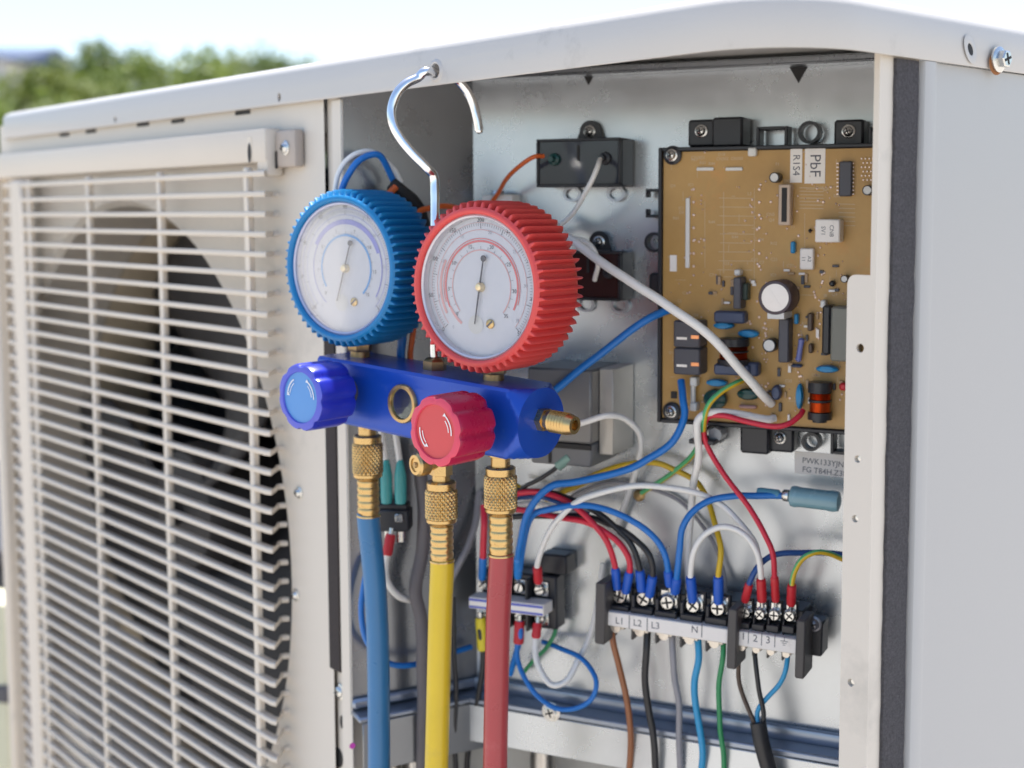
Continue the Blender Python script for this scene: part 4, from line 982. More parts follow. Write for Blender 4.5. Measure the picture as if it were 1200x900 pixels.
# ================================================================ BOXES ON THE PANEL
def capbox(px0, py0, px1, py1, h, label, dk):
    x0, x1, y0, y1 = rect(px0, py0, px1, py1, h); o3 = B @ Vector(((x0+x1)/2, y0, 0))
    t = thing('run_capacitor', label, 'capacitor', o3, 'black run capacitors')
    m = MB(); m.box(B, x0, x1, y0, y1, .001, h-.0022, .0010); t_ = .0016
    m.box(B, x0, x1, y1-t_, y1, h-.0022, h, .0005); m.box(B, x0, x1, y0, y0+t_, h-.0022, h, .0005); m.box(B, x0, x0+t_, y0+t_, y1-t_, h-.0022, h, .0005); m.box(B, x1-t_, x1, y0+t_, y1-t_, h-.0022, h, .0005)
    m.build('case', BLACKPL, t)
    m = MB(); m.box(B, x0+t_, x1-t_, y0+t_, y1-t_, h-.0022, h-.0012); m.box(B, (x0+x1)/2-.0007, (x0+x1)/2+.0007, y1-.012, y1-.004, h-.0012, h-.0007, mi=1)
    m.build('potting', [mat('potting_resin', (.035, .04, .055), .10, rvar=.04) if not dk else mat('potting_resin_brown', (.035, .018, .018), .10, rvar=.04), BLACKM], t)
    for q in (.22, .82):
        m = MB(); m.lathe(T(B, x0+(x1-x0)*q, (y0+y1)/2+.002, h-.0013), [(.0036, 0), (.0032, .0022), (.0016, .0026), (.0015, .006)], 16); m.build('terminal', CAPGREEN if q < .5 else BLACKPL, t)
    xm = (x0+x1)/2; m = MB(); m.prism(B, [(xm-.008, y1), (xm+.008, y1)]+[(xm+.0062*math.cos(R(a)), y1+.0045+.0062*math.sin(R(a))) for a in range(0, 181, 20)], .0005, .0035); m.build('mounting_ear', BLACKPL, t)
    screw(t, t, T(B, xm, y1+.0045, .0035), .0026, False)
    for q in (.27, .80):
        m = MB(); m.lathe(T(B, x0+(x1-x0)*q, y0-.0035, 0) @ Matrix.Diagonal((1.3, 1, 1, 1)), [(.0030, .0005), (.0044, .0005), (.0044, .0025), (.0030, .0025), (.003, .0005)], 20, cap0=False, cap1=False); m.build('foot_ring', mat('steel_ring', (.5, .52, .55), .35, .8), t)
    return t
capbox(628, 162, 727, 219, .020, 'upper black run capacitor with an orange and a white wire, above the red gauge', 0)
capbox(650, 294, 727, 352, .020, 'lower black run capacitor half hidden behind the red gauge', 1)
# grey transformer box and its mounting wing
x0, x1, y0, y1 = rect(618, 432, 693, 546, .040); q = B @ Vector(((x0+x1)/2, y0, 0))
t = thing('reactor_box', 'grey steel reactor box with a black mounting wing, behind the right end of the manifold', 'reactor', q)
m = MB(); m.box(B, x0, x1, y0+.013, y1, .001, .040, .0012); rb = m.build('steel_case', GREYM, t)
m = MB(); m.box(B, x0+.001, x1-.001, y0, y0+.0125, .002, .038, .001); m.build('terminal_base', mat('terminal_base_grey', (.16, .16, .165), .4), t)
m = MB(); m.box(B, x0+.0005, x1-.0005, y0+.0095, y0+.0125, .038, .0392, .0004); m.box(B, x0+.012, x0+.0135, y0+.001, y0+.0095, .038, .0388); m.build('seam', BLACKM, t)
m = MB(); m.box(B, x1+.0001, x1+.0085, y0+.006, y1, .0005, .030, .0006); m.build('side_flange', mat('flange_zinc', (.55, .52, .47), .35, .5, var=.15), t)
c1 = loc(B, 712, 462, .008)
m = MB(); m.prism(T(B, c1.x, c1.y), [(-.0095, -.008), (-.0095, .0035), (-.0005, .0145), (.0105, .004), (.0105, -.0085), (.001, -.0150)], .001, .006); wing = m.build('mounting_wing', BLACKPL, t)
m = MB(); m.prism(T(B, c1.x, c1.y), [(-.0075, -.006), (-.0075, .003), (-.0005, .0115), (-.0005, -.010)], .006, .009); m.build('wing_rib', BLACKPL, wing, root=t)
p = loc(B, 725, 474, .006); screw(t, t, T(B, p.x, p.y, .006), .0026, False)
# white sticker with the part numbers
sx = rect(931, 531, 990, 557, .0005)
st = MB(); st.box(B, sx[0], sx[1]+.004, sx[2], sx[3], 0.0001, .0004); stk = st.build('sticker', LABEL, board_panel, root=U)
m = MB()
for i, s in enumerate(('PWK133YJN.A2', 'FG T84H.Z3M')):
    p = loc(B, 940, 539.5+i*10.5, .0005); m.text(T(B, p.x, p.y, .00046) @ RZ(-2), s, .0042, align='LEFT')
m.build('lettering', INKBLK, board_panel, root=U)
p = loc(B, 748, 581, .002); m = MB(); m.lathe(T(B, p.x, p.y, 0), [(.0034, 0), (.0034, .0012), (.0024, .002), (.0001, .0022)], 20); m.build('brass_rivet', BRASSD, board_panel, root=U)
# blue resistor at the end of a blue wire
pa, pb_ = pt(B, 925, 581, .022), pt(B, 983, 588, .022); d = (pb_-pa).normalized()
t = thing('cylindrical_resistor', 'translucent blue cylindrical resistor on the steel panel beside the right flange', 'resistor', pa)
K = frame(pa, d.cross(Vector((0, -1, 0))), d); l_ = (pb_-pa).length
m = MB(); m.lathe(K, [(.003, 0), (.0052, .0012), (.0056, .003), (.0052, .006), (.0052, l_-.006), (.0056, l_-.003), (.005, l_), (.002, l_+.001)], 24); m.build('body', RESIST, t)
m = MB(); m.lathe(K, [(.0012, -.012), (.0012, .001)], 10); m.lathe(K, [(.0026, -.0035), (.0032, -.0025), (.0032, -.0002), (.002, .0002)], 14); m.build('lead', SCREW, t)
m = MB(); m.lathe(K, [(.0022, -.017), (.0026, -.015), (.0026, -.006), (.002, -.005)], 14); m.build('sleeve', mat('clear_blue_sleeve', (.10, .30, .42), .25), t)

# ================================================================ TERMINAL BLOCKS
TO = .034                                      # label strip stands this far off the panel
ta, tb = pt(B, 707, 724, TO), pt(B, 931, 758, TO)
dx = (tb-ta).normalized()
outv = (B.to_3x3() @ Vector((0, 0, 1))); outv = (outv-dx*outv.dot(dx)).normalized()
TM = frame(ta, dx, outv)
TB = thing('terminal_block', 'long black terminal block with numbered white label strips, low on the steel panel', 'terminal block', ta)
def tx(px, py, off=0): return loc(TM, px, py, off)
def tbox(mb, px0, px1, y0, y1, z0, z1, bev=.0005, mi=0, yref=727):
    xa = tx(px0, yref+(px0-707)*.15, z1).x; xb = tx(px1, yref+(px1-707)*.15, z1).x
    mb.box(TM, xa, xb, y0, y1, z0, z1, bev, mi)
y_ = lambda px, py, off: tx(px, py, off).y
htop = y_(720, 690, -.004)
H = .0195                                      # block height above the strip centre
m = MB()
tbox(m, 700, 940, -.008, H-.004, -.030, -.012, .0006)
TBb = m.build('rail', BLACKPL, TB)
def strip(px0, px1):
    m = MB(); tbox(m, px0, px1, -.0040, .0040, -.010, .0, .0005); return m.build('label_strip', LABEL, TB)
s1 = strip(706, 853); s2 = strip(863, 933)
m = MB()
for s, px, py in (('L1', 726, 728), ('L2', 747, 730.5), ('L3', 768, 733.5), ('N', 814, 738)):
    p = tx(px, py, .0002); m.text(T(TM, p.x, p.y, .0001), s, .0052)
for px, py in ((737.5, 729), (758.5, 732), (822.5, 739)):
    p = tx(px, py, 0); m.box(T(TM, p.x, p.y), -.00022, .00022, -.0036, .0036, 0, .00012)
m.build('lettering', INKBLK, s1, root=TB)
m = MB()
for s, px, py in (('1', 871, 746), ('2', 885, 748.5), ('3', 900, 750.5)):
    p = tx(px, py, .0002); m.text(T(TM, p.x, p.y, .0001), s, .0054)
for px, py in ((877, 747), (892.5, 749), (908, 751)):
    p = tx(px, py, 0); m.box(T(TM, p.x, p.y), -.00018, .00018, -.0034, .0034, 0, .00012)
p = tx(919, 752, 0)
for k, hw in enumerate((.0020, .0013, .0006)): m.box(T(TM, p.x, p.y+.0002-.0010*k), -hw, hw, -.00015, .00015, 0, .0001)
m.box(T(TM, p.x, p.y+.0013), -.00015, .00015, -.0009, .0009, 0, .0001)
m.build('lettering', INKBLK, s2, root=TB)
def endplate(px0, px1, up, dn, z1):
    m = MB(); tbox(m, px0, px1, -dn, up, -.014, z1, .0007); m.build('end_plate', mat('end_plate_plastic', (.075, .068, .066), .5, var=.12), TB)
endplate(697, 709, .0205, .0135, .0045); endplate(852, 863, .0165, .0155, .0045); endplate(932, 943, .0155, .0150, .0040)
m = MB(); tbox(m, 944, 963, -.0075, .0105, -.026, -.012, .0008); m.build('fixing_foot', BLACKPL, TB)
p = tx(954, 731, -.012); screw(TB, TB, T(TM, p.x, p.y, -.012), .0030, False, mt=mat('dark_screw', (.25, .25, .28), .35, .9))
big = [(727, 699), (755, 702), (783, 706), (813, 709.5), (842, 713)]
small = [(874, 718), (891, 720), (908, 721), (926, 722)]
def pole(px, py, wpx, r, i):
    p = tx(px, py, -.008); hw = tx(px+wpx/2, py, -.008).x-p.x
    m = MB(); m.box(T(TM, p.x, p.y), -hw*.9, hw*.9, -.0075, .0072, -.0135, -.0105, .0004)
    m.box(T(TM, p.x, p.y), -hw*.96, hw*.96, -.0080, -.0040, -.0104, -.0035, .0005)
    cell = m.build('terminal_cell', BLACKPL, TB)
    m = MB(); K = T(TM, p.x, p.y+.0004, -.0105) @ RZ(random.uniform(-40, 40))
    m.box(T(TM, p.x, p.y+.001, -.0105), -hw*.74, hw*.74, -.0042, .0050, 0, .0008, .0002)
    m.lathe(K, [(r*1.15, .0008), (r*1.2, .0012), (r*1.2, .0018), (r, .0022), (r, .0040), (r*.85, .0047), (.0001, .0048)], 22)
    m.box(K, -r*.75, r*.75, -r*.13, r*.13, .0042, .00495, mi=1); m.box(K, -r*.13, r*.13, -r*.75, r*.75, .0042, .0050, mi=1)
    m.build('terminal_screw', [SCREW, BLACKM], cell, root=TB)
    m = MB()                                   # lower clamp below the label strip
    K2 = T(TM, p.x, 0, 0)
    m.box(K2, -hw*.7, hw*.7, -.0062, -.0043, -.012, -.003, .0004); m.lathe(T(K2, 0, -.0052, -.0035) @ RZ(30), [(r*.7, 0), (r*.7, .0018), (.0001, .002)], 12)
    m.build('lower_clamp', mat('clamp_metal', (.62, .58, .52), .3, .9, var=.25, vscale=700), cell, root=TB)
    return p
for i, (px, py) in enumerate(big): pole(px, py, 27, .0040, i)
for i, (px, py) in enumerate(small): pole(px, py, 15.5, .0028, i)
for i, px in enumerate([741, 769, 798, 828]):
    m = MB(); tbox(m, px-2, px+2, -.0035, .0135, -.026, -.004, .0004); m.build('barrier', BLACKPL, TB)
    m = MB(); tbox(m, px-1.5, px+1.5, -.0120, -.0045, -.020, -.006, .0004); m.build('barrier_fin', MATS['end_plate_plastic'], TB)
for i, px in enumerate([882.5, 899.5, 917]):
    m = MB(); tbox(m, px-1.3, px+1.3, -.0035, .0115, -.026, -.004, .0004); m.build('barrier', BLACKPL, TB)
    m = MB(); tbox(m, px-1.2, px+1.2, -.0105, -.0045, -.020, -.006, .0004); m.build('barrier_fin', MATS['end_plate_plastic'], TB)

# small terminal block, left of the long one
SO2 = .030
sa, sb_ = pt(B, 549, 706, SO2), pt(B, 637, 716, SO2); dx2 = (sb_-sa).normalized()
o2 = B.to_3x3() @ Vector((0, 0, 1)); o2 = (o2-dx2*o2.dot(dx2)).normalized()
SM = frame(sa, dx2, o2)
SB = thing('terminal_block', 'short black terminal block with a blue and white strip, behind the red hose', 'terminal block', sa)
ln2 = (sb_-sa).length
m = MB(); m.box(SM, .001, ln2+.0015, -.015, .016, -.026, -.014, .001); m.box(SM, ln2-.010, ln2+.007, .0165, .028, -.029, -.016, .001); m.build('base', BLACKPL, SB)
m = MB(); m.box(SM, 0, ln2, -.0034, .0034, -.012, 0, .0005); bs = m.build('label_strip', LABEL, SB)
m = MB(); m.box(SM, .0005, ln2-.0005, .0012, .0026, 0.00002, .00012); m.box(SM, .0005, ln2-.0005, -.0028, -.0016, .00002, .00012); m.build('blue_band', mat('band_blue', (.10, .13, .50), .4), bs, root=SB)
for px in (566, 587, 608, 632):
    q = loc(SM, px, 690, -.010)
    for dy in (.0085, -.0085):
        m = MB(); K = T(SM, q.x, dy, -.0135) @ RZ(random.uniform(0, 90)); m.box(T(SM, q.x, dy, -.0135), -.0042, .0042, -.0042, .0042, 0, .001, .0003)
        m.lathe(K, [(.0033, .001), (.0033, .003), (.0026, .0042), (.0001, .0043)], 20); m.box(K, -.0024, .0024, -.0004, .0004, .0038, .0045, mi=1)
        m.build('terminal_screw', [SCREW, BLACKM], SB)
for px in (576, 597, 620):
    q = loc(SM, px, 690, -.010); m = MB(); m.box(SM, q.x-.0008, q.x+.0008, -.0150, .0150, -.014, -.006, .0003); m.build('barrier', BLACKPL, SB)
# screw on a black bracket behind it
p = loc(B, 652, 637, .008); m = MB()

# ================================================================ WIRES
WN = [0]
def wire(label, pts, rpx, mt, ends=(), frm=B, group='wires in the service bay', mt2=None, name='electric_wire', cat='wire', n=10):
    P = []
    for q in pts:
        P.append(q if isinstance(q, Vector) else pt(frm, *q))
    # radius from the width the wire has in the picture, at its own distance
    dist = sum((p-EYE).length for p in P)/len(P); r = rpx*dist/FPX
    t = thing(name, label, cat, P[0], group)
    jx = random.uniform(0, 90); Q0 = spline(P, 9); L0 = len(Q0)-1
    P2 = [q+Vector((noise.noise(q*38+Vector((jx, 0, 0))), noise.noise(q*38+Vector((0, jx, 0))), noise.noise(q*38+Vector((0, 0, jx)))))*.0013*min(1, i/8, (L0-i)/8) for i, q in enumerate(Q0)]
    m = MB(); m.tube(P2, r, n, smooth=False, split={8, 9, 0, 1, 2} if mt2 else None)
    m.build('insulation', [mt, mt2] if mt2 else mt, t)
    for e in ends:                             # (which end, material, length px, width factor)
        at, fm, lpx, wf = e; Q = list(P2)
        if at == 1: Q = Q[::-1]
        L = lpx*dist/FPX; seg = [Q[0]]; acc = 0
        for a, b in zip(Q, Q[1:]):
            acc += (b-a).length; seg.append(b)
            if acc > L: break
        d = (seg[0]-seg[-1]).normalized(); b0 = seg[0]+d*.001
        Kf = frame(seg[0], d.orthogonal(), d); m = MB(); q = r*wf
        l = (seg[0]-seg[-1]).length
        m.lathe(Kf, [(r*1.01, -l), (q*.92, -l+.0006), (q, -l*.85), (q*.97, -l*.5), (q, -l*.15), (q*.9, 0)], 14); fo = m.build('ferrule', fm, t)
        m = MB(); m.lathe(Kf, [(q*.5, -.001), (q*.5, .0035)], 10); m.build('crimp', SCREW, fo, root=t)
    return t
# ---- from the circuit board and the boxes
wire('thick blue wire from the board\'s lower left curving down to the short terminal block',
     [(798, 446, .026), (801, 468, .032), (803, 490, .034), (789, 517, .036), (761, 537, .038), (741, 549, .040), (710, 558, .042), (672, 566, .044), (650, 570, .046), (632, 584, .046), (617, 606, .044), (610, 632, .040), (607, 655, .034), (607, 676, .026)], 4.3, W_BLUE, [(1, mat('clear_sleeve_blue', (.03, .22, .62), .2), 34, 1.25)])
wire('blue wire arching from the short terminal block over to the L3 terminal',
     [(609, 668, .030), (612, 640, .036), (622, 607, .040), (642, 597, .042), (680, 591, .042), (712, 597, .040), (746, 613, .038), (767, 632, .036), (781, 655, .034), (785, 686, .028)], 3.8, W_BLUE, [(1, FERB, 18, 1.5)])
wire('blue wire looping up from the L3 terminal to the blue cylindrical resistor',
     [(791, 694, .028), (795, 668, .034), (797, 645, .036), (800, 621, .036), (813, 600, .034), (834, 585, .030), (862, 580, .027), (890, 581, .025), (917, 581, .022)], 3.9, W_BLUE, [(0, FERB, 20, 1.5)])
wire('white wire arching from a red ferrule on the short terminal block to terminal 2',
     [(631, 682, .026), (631, 660, .032), (637, 637, .036), (652, 612, .040), (675, 591, .042), (702, 579, .042), (735, 571, .038), (772, 570, .034), (810, 576, .030), (844, 591, .026), (866, 611, .026), (884, 636, .026), (888, 660, .026), (889, 690, .020)], 3.6, W_WHITE, [(0, FERR, 22, 1.6)])
wire('short white wire arching from the N terminal to terminal 2',
     [(812, 704, .027), (809, 676, .032), (814, 645, .036), (827, 625, .036), (845, 617, .035), (864, 621, .035), (879, 635, .036), (889, 660, .034), (893, 704, .027)], 3.6, W_WHITE, [(0, FERB, 34, 1.7), (1, FERR, 28, 1.6)])
wire('thick white cable running from behind the red gauge diagonally down across the circuit board',
     [(640, 255, .020), (655, 272, .034), (672, 283, .045), (703, 306, .052), (740, 331, .056), (780, 357, .056), (820, 385, .053), (850, 412, .048), (874, 440, .040), (890, 460, .032), (904, 473, .022)], 5.4, W_WHITE, n=14)
wire('thin white cord beside the thick white cable behind the red gauge',
     [(650, 268, .018), (664, 277, .024), (682, 281, .030), (694, 292, .032), (699, 310, .030), (697, 328, .022)], 3.0, W_WHITE)
wire('white wire from the board\'s bottom edge dropping through a black clip to terminal N',
     [(908, 490, .023), (895, 491, .028), (850, 485, .034), (828, 485, .038), (817, 493, .040), (816, 508, .038), (818, 534, .030), (813, 568, .022), (809, 610, .018), (807, 660, .020), (809, 702, .022)], 4.4, W_WHITE)
wire('red wire looping from the copper coil on the board down to terminal 3',
     [(941, 481, .026), (936, 487, .030), (924, 496, .033), (905, 499, .035), (873, 494, .036), (848, 487, .036), (830, 488, .036), (825, 507, .034), (833, 531, .032), (855, 563, .032), (880, 598, .034), (896, 626, .036), (906, 655, .036), (909, 704, .027)], 3.3, W_RED, [(1, FERR, 34, 1.5)])
wire('green and yellow striped wire from the board that turns down behind the white wire',
     [(870, 446, .026), (858, 451, .032), (843, 461, .037), (830, 475, .040), (824, 493, .038), (822, 512, .030), (812, 534, .020), (790, 552, .012), (768, 567, .008), (752, 578, .006)], 3.3, W_YEL, mt2=W_LGRN)
wire('yellow wire winding along the panel to its blue ferrule on the last large terminal',
     [(640, 585, .006), (660, 577, .010), (700, 556, .016), (735, 544, .016), (770, 541, .014), (792, 550, .012), (812, 562, .012), (823, 576, .014), (833, 596, .018), (840, 620, .024), (844, 646, .030), (842, 676, .032), (842, 706, .027)], 3.4, W_YEL, [(1, FERB, 34, 1.75)])
wire('green and yellow striped wire from behind the right flange to the last small terminal',
     [(1010, 664, .010), (985, 654, .022), (971, 649, .028), (957, 648, .032), (942, 655, .034), (932, 671, .034), (928, 690, .032), (927, 708, .027)], 3.1, W_YEL, [(1, FERR, 30, 1.75)], mt2=W_LGRN)
wire('dark blue wire from behind the right flange to terminal 1',
     [(1010, 654, .008), (985, 650, .016), (940, 647, .022), (913, 648, .026), (898, 654, .028), (885, 666, .032), (877, 683, .032), (873, 704, .027)], 3.4, W_DBLUE, [(1, FERR, 25, 1.5)])
wire('upper red wire of the pair curving to the L1 terminal',
     [(600, 582, .030), (612, 577, .034), (634, 576, .036), (658, 584, .036), (681, 598, .036), (700, 617, .036), (713, 637, .034), (721, 664, .032), (723, 690, .028)], 3.6, W_RED, [(1, FERB, 26, 1.5)])
wire('lower red wire of the pair curving to the L1 terminal',
     [(596, 596, .026), (612, 598, .030), (650, 605, .032), (690, 613, .034), (716, 628, .034), (731, 645, .034), (738, 664, .032), (733, 694, .028)], 3.6, W_RED, [(1, FERB, 26, 1.5)])
wire('upper black wire of the pair curving to the L2 terminal',
     [(592, 572, .022), (612, 574, .028), (654, 580, .030), (695, 599, .030), (724, 620, .030), (742, 641, .031), (751, 668, .031), (752, 692, .027)], 3.6, W_BLACK, [(1, FERB, 26, 1.6)])
wire('lower black wire of the pair curving to the L2 terminal',
     [(596, 606, .020), (640, 604, .024), (690, 607, .027), (726, 618, .029), (748, 635, .031), (760, 651, .033), (765, 672, .031), (761, 698, .027)], 3.6, W_BLACK, [(1, FERB, 26, 1.6)])
wire('dark blue wire running behind the red pair towards the red hose',
     [(590, 588, .018), (610, 583, .024), (636, 582, .028), (660, 590, .026), (690, 603, .020)], 3.2, W_DBLUE)
wire('black wire with a grey sleeve dropping from the reactor box',
     [(668, 535, .036), (650, 550, .036), (632, 562, .034), (614, 572, .032), (594, 590, .028)], 2.6, W_BLACK, [(0, GREENT, 20, 2.4)])
wire('blue wire rising from behind the manifold end to the circuit board tray',
     [(618, 478, .044), (646, 460, .042), (680, 432, .042), (720, 401, .038), (752, 377, .034), (772, 366, .030), (790, 361, .024)], 4.6, W_BLUE)
wire('orange wire from the upper black capacitor down behind the red gauge',
     [(637, 183, .026), (622, 184, .032), (604, 197, .030), (591, 213, .022), (582, 229, .012), (570, 245, .010)], 2.6, W_ORANGE)
wire('thin white wire from the upper black capacitor down behind the red gauge',
     [(703, 187, .026), (701, 196, .034), (692, 216, .036), (673, 247, .032), (655, 264, .024), (640, 272, .014)], 3.0, W_WHITE)
wire('white wire bowing out behind the brass end port of the manifold',
     [(676, 497, .046), (692, 492, .046), (712, 487, .042), (732, 490, .032), (748, 505, .024), (752, 522, .018), (749, 542, .012), (744, 558, .010), (736, 582, .008), (728, 606, .006), (718, 640, .004)], 3.6, W_WHITE)
wire('orange wire looping between the two gauges behind the hook',
     [(478, 262, .040), (489, 249, .036), (499, 244, .034), (522, 241, .030), (545, 248, .026), (560, 262, .022)], 3.4, W_ORANGE, frm=PA)
# ---- out of the bottom of the long block
def drop(label, pts, rpx, mt, frm=B, **k): return wire(label, pts, rpx, mt, frm=frm, group='wires leaving the terminal block downwards', **k)
drop('brown wire dropping from the L1 terminal', [(716, 730, .024), (719, 755, .027), (725, 780, .026), (733, 815, .024), (738, 850, .022), (738, 900, .018), (736, 960, .012), (735, 1040, .008)], 3.6, W_BROWN)
drop('black wire dropping from the L2 terminal', [(759, 736, .024), (758, 762, .027), (756, 795, .026), (760, 830, .025), (766, 865, .024), (769, 900, .022), (771, 960, .016), (772, 1040, .010)], 4.0, W_BLACK)
drop('grey wire dropping from the L3 terminal', [(788, 740, .024), (788, 768, .027), (790, 795, .026), (796, 825, .025), (797, 860, .022), (797, 900, .020), (796, 960, .014), (795, 1040, .010)], 3.6, W_GREY)
drop('light blue wire dropping from the N terminal', [(818, 745, .024), (817, 772, .027), (814, 800, .026), (818, 840, .024), (823, 880, .022), (823, 905, .020), (824, 960, .014), (824, 1040, .010)], 3.9, W_LBLUE)
drop('green wire dropping from the last large terminal', [(848, 748, .024), (847, 775, .027), (843, 810, .026), (844, 850, .024), (847, 880, .022), (847, 905, .020), (848, 960, .014), (848, 1040, .010)], 3.0, W_GRN)
drop('dark brown wire from terminal 1 into the black sheathed cable', [(866, 751, .024), (865, 775, .027), (866, 800, .027), (877, 832, .028), (889, 856, .028)], 2.6, W_DBROWN)
drop('black wire from terminal 2 into the black sheathed cable', [(884, 754, .024), (885, 778, .027), (889, 805, .028), (894, 835, .028), (893, 858, .028)], 2.8, W_BLACK)
drop('light blue wire from the last small terminal into the black sheathed cable', [(924, 758, .024), (922, 782, .027), (914, 800, .026), (900, 818, .026), (889, 835, .027), (889, 856, .028)], 2.8, W_LBLUE)
drop('black sheathed cable gathering three thin wires at the bottom right', [(888, 846, .028), (892, 868, .028), (898, 890, .027), (905, 915, .026), (914, 960, .022), (920, 1040, .018)], 9.0, W_BLACK, n=16)
# ---- round the short block
wire('blue wire making a round loop below the short terminal block',
     [(608, 738, .024), (607, 768, .026), (614, 793, .030), (630, 817, .032), (653, 830, .032), (677, 829, .032), (694, 816, .031), (698, 795, .029), (683, 773, .022), (656, 760, .014), (636, 752, .008)], 2.9, W_BLUE)
wire('white wire hanging in a loop below the short terminal block',
     [(630, 730, .022), (627, 762, .026), (632, 784, .028), (645, 802, .028), (663, 797, .024), (678, 772, .018), (690, 745, .012), (701, 700, .006), (707, 660, .004)], 3.6, W_WHITE, [(0, FERR, 16, 1.5)])
wire('short red ferruled wire below the short terminal block', [(609, 728, .022), (609, 745, .024), (605, 765, .022), (598, 790, .014)], 3.4, W_BLUE, [(0, FERR, 26, 1.8)])
wire('yellow sleeved wire below the short terminal block beside the red hose', [(563, 724, .022), (563, 745, .024), (566, 770, .022), (563, 812, .018), (552, 862, .012), (548, 905, .008), (547, 960, .006)], 3.4, W_BLACK, [(0, FERY, 36, 1.8)])
wire('red and blue wire entering the short terminal block behind the red hose', [(567, 592, .026), (567, 620, .030), (566, 650, .028), (565, 678, .022)], 4.0, W_RED, [(1, W_BLUE, 30, 1.2)])
# ---- on the partition, left
def pw(label, pts, rpx, mt, ends=(), **k): return wire(label, pts, rpx, mt, ends, frm=PA, group='wires on the dark partition', **k)
pw('blue wire arching over the blue gauge in front of the dark partition', [(398, 232, .020), (401, 221, .022), (407, 206, .024), (417, 190, .026), (430, 182, .026), (444, 181, .026), (453, 193, .024), (463, 216, .020)], 3.8, W_BLUE)
pw('grey white wire arching beside the blue one over the blue gauge', [(392, 226, .012), (396, 207, .014), (405, 190, .016), (418, 180, .018), (434, 178, .018), (448, 186, .018), (462, 200, .018), (470, 214, .018)], 3.0, W_WHITE)
pw('white wire with a red ferrule curling down behind the blue hose', [(458, 626, .016), (457, 640, .018), (453, 662, .018), (455, 682, .018), (467, 698, .016), (487, 704, .010)], 4.0, W_WHITE, [(0, FERR, 22, 1.5)])
pw('blue wire looping low along the partition behind the hoses', [(436, 650, .006), (428, 670, .008), (423, 710, .010), (430, 750, .012), (455, 776, .014), (487, 777, .012), (520, 769, .010), (552, 758, .006)], 3.4, W_BLUE)
pw('light grey wire curving down from the manifold to the corner of the bay', [(562, 575, .004), (558, 605, .008), (549, 640, .010), (539, 660, .010), (528, 680, .008), (515, 700, .004)], 4.0, W_GREY)
pw('thin black wire hanging down the partition between yellow and red hoses', [(531, 700, .012), (533, 772, .014), (534, 840, .014), (533, 905, .012), (533, 980, .010)], 3.0, W_BLACK)
wire('dark grey conduit hanging down behind the yellow hose', [(487, 520, .012), (494, 560, .016), (497, 635, .018), (488, 690, .018), (494, 725, .020), (496, 780, .020), (495, 840, .018), (495, 930, .016), (495, 1010, .014)], 7.5, TUBEGREY, frm=PA, name='conduit', cat='conduit', group='wires on the dark partition', n=16)
wire('orange wire standing up behind the manifold between the gauges', [(486, 372, .030), (484, 395, .030), (483, 430, .028), (500, 470, .024), (522, 500, .020)], 3.4, W_ORANGE, frm=PA, group='wires on the dark partition')
wire('blue wire standing up behind the manifold beside the orange one', [(474, 372, .028), (472, 395, .028), (471, 430, .026), (500, 480, .022), (530, 520, .018)], 5.0, W_BLUE, frm=PA, group='wires on the dark partition')
wire('black taped bundle of wires behind the top right of the blue gauge', [(459, 216, .020), (468, 224, .022), (480, 234, .022), (490, 248, .020), (498, 270, .016)], 8.5, BLACKM, frm=PA, name='taped_bundle', cat='wire bundle', group='wires on the dark partition', n=12)
wire('orange red wire end tucked under the black taped bundle', [(450, 232, .026), (456, 226, .026), (464, 219, .026)], 4.0, W_ORANGE, frm=PA, group='wires on the dark partition')
# teal spade connectors plugged into a small black switch, behind the blue hose
q = pt(PA, 464, 606, .012)
RL = thing('spade_switch', 'small black relay with two teal sleeved connectors plugged in, behind the blue hose', 'relay', q)
Q = azf(q, 5)
m = MB(); m.box(Q, -.0085, .0085, -.007, .0055, -.006, .006, .001); m.box(Q, -.0085, .0075, .0055, .0085, -.004, .005, .0006); m.build('case', BLACKPL, RL)
for k, x in enumerate((-.0045, .0035)):
    m = MB(); m.lathe(Q @ Matrix.Translation((x, .0085, .003)) @ RX(-90), [(.0001, 0), (.0030, .0002), (.0034, .004), (.0034, .016), (.0026, .021), (.0016, .025)], 14); s_ = m.build('sleeve', TEAL, RL)
    m = MB(); m.tube([Q @ Vector((x, .030, .003)), Q @ Vector((x-.002, .044, .002)), Q @ Vector((x-.005, .060, 0))], .0018, 8); m.build('lead', W_WHITE, RL)
m = MB(); m.box(Q, .001, .0055, -.0015, .0035, .006, .0075, .0005); m.build('terminal', SCREW, RL)
m = MB(); m.lathe(Q @ Matrix.Translation((-.0035, -.009, .003)) @ RX(90), [(.0028, -.002), (.003, .003), (.0022, .005), (.0001, .0052)], 14); m.lathe(Q @ Matrix.Translation((.0035, -.009, .003)) @ RX(90), [(.0026, -.002), (.0026, .004), (.0001, .0042)], 14)
m.build('pin', SCREW, RL)
# cable clip under the board
p = pt(B, 823, 517, .030); t = thing('cable_clip', 'small black cable clip gripping the white wire below the circuit board', 'cable clip', p)
Kc = T(B, *(B.inverted() @ p))
m = MB(); m.box(Kc, -.0065, .0075, -.0013, .0010, -.012, .003, .0004); m.build('strap', BLACKPL, t)
m = MB(); m.lathe(T(Kc, .0055, .0030, -.012), [(.0038, -.002), (.0038, .008), (.0001, .009)], 8); m.build('clip_head', mat('clip_grey', (.35, .36, .36), .4), t)
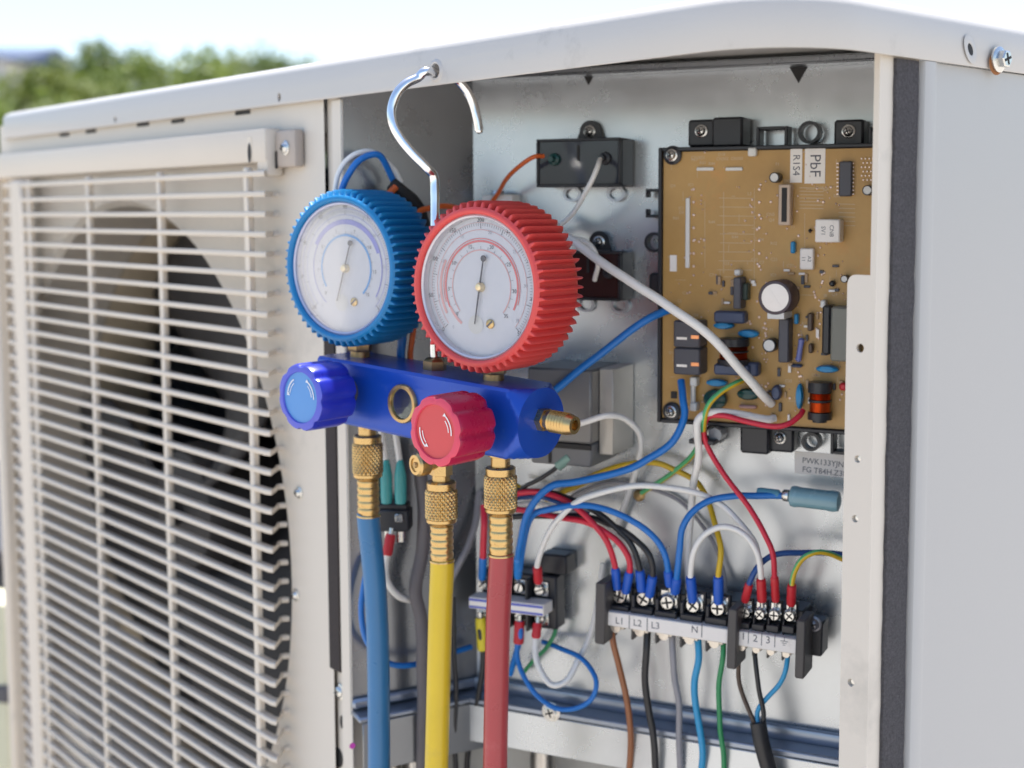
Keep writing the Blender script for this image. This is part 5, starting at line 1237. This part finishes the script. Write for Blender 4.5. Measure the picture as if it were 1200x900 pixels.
# white wire tie behind the red gauge
p = pt(B, 584, 231, .008); t = thing('cable_clip', 'white plastic cable clip above the red gauge holding the orange wire', 'cable clip', p)
Kc = T(B, *(B.inverted() @ p)); m = MB(); m.box(Kc, -.010, .010, -.003, .0015, -.008, .002, .0006); m.build('strap', WHITEPL, t)
m = MB(); m.lathe(T(Kc, 0, .0015, 0) @ RX(-90), [(.0045, 0), (.004, .002), (.0001, .0026)], 16); m.build('clip_head', GALV, t)

# dark box added to darken the corner behind the left end of the unit
db = thing('dark_filler_box', 'plain dark grey box added to darken the blurred background at the lower left edge', 'filler box', (-.88, 1.55, 0))
Kd = azf((-.88, 1.55, 0), 20)
m = MB(); m.box(Kd, -.45, .26, .02, .40, -.4, 0, .01, seg=2); m.build('case', mat('box_dark', (.045, .043, .05), .5, var=.15, vscale=6), db)
m = MB(); m.box(Kd, -.47, .28, .402, .425, -.42, .02, .006); m.build('lid', MATS['box_dark'], db)
for k in range(5):
    m = MB(); m.box(Kd, -.40, .14, .08+.06*k, .10+.06*k, 0.001, .008, .002); m.build('louvre', BLACKPL, db)
for x in (-.35, .15):
    m = MB(); m.box(Kd, x-.05, x+.05, 0, .0195, -.35, -.05, .003); m.build('foot', BLACKPL, db)

# strip added for the shaded band under the lid, above the board panel
m = MB(); zt = loc(B, 800, 82, .012).y; m.box(B, bx0+.001, bx1, zt, zt+.0012, .0003, .013, .0004); m.box(B, bx0+.001, bx1, zt+.0012, min(zt+.02, ZL+.016), .0118, .013, .0003)
m.build('top_shade_strip', GALVD, board_panel, root=U)

# loose thin wires in the tangle beside the short terminal block
wire('thin white wire threaded between the red and the black pair', [(592, 592, .016), (625, 590, .022), (662, 597, .024), (690, 605, .023), (710, 617, .024), (728, 634, .022), (742, 660, .016), (748, 690, .010)], 2.6, W_WHITE)
wire('thin grey wire lying flat on the panel under the blue and white arches', [(640, 604, .006), (680, 578, .005), (730, 566, .005), (790, 585, .004), (830, 625, .004), (846, 668, .006), (850, 700, .012)], 2.2, W_GREY)
wire('thin yellow wire slipping behind the red hose near the wire tangle', [(600, 566, .012), (622, 578, .014), (648, 580, .012), (676, 570, .010), (704, 558, .010)], 2.4, W_YEL)
wire('thin dark green wire below the short terminal block', [(652, 722, .010), (650, 744, .014), (640, 760, .014), (628, 770, .010), (612, 790, .006)], 2.4, W_GRN)
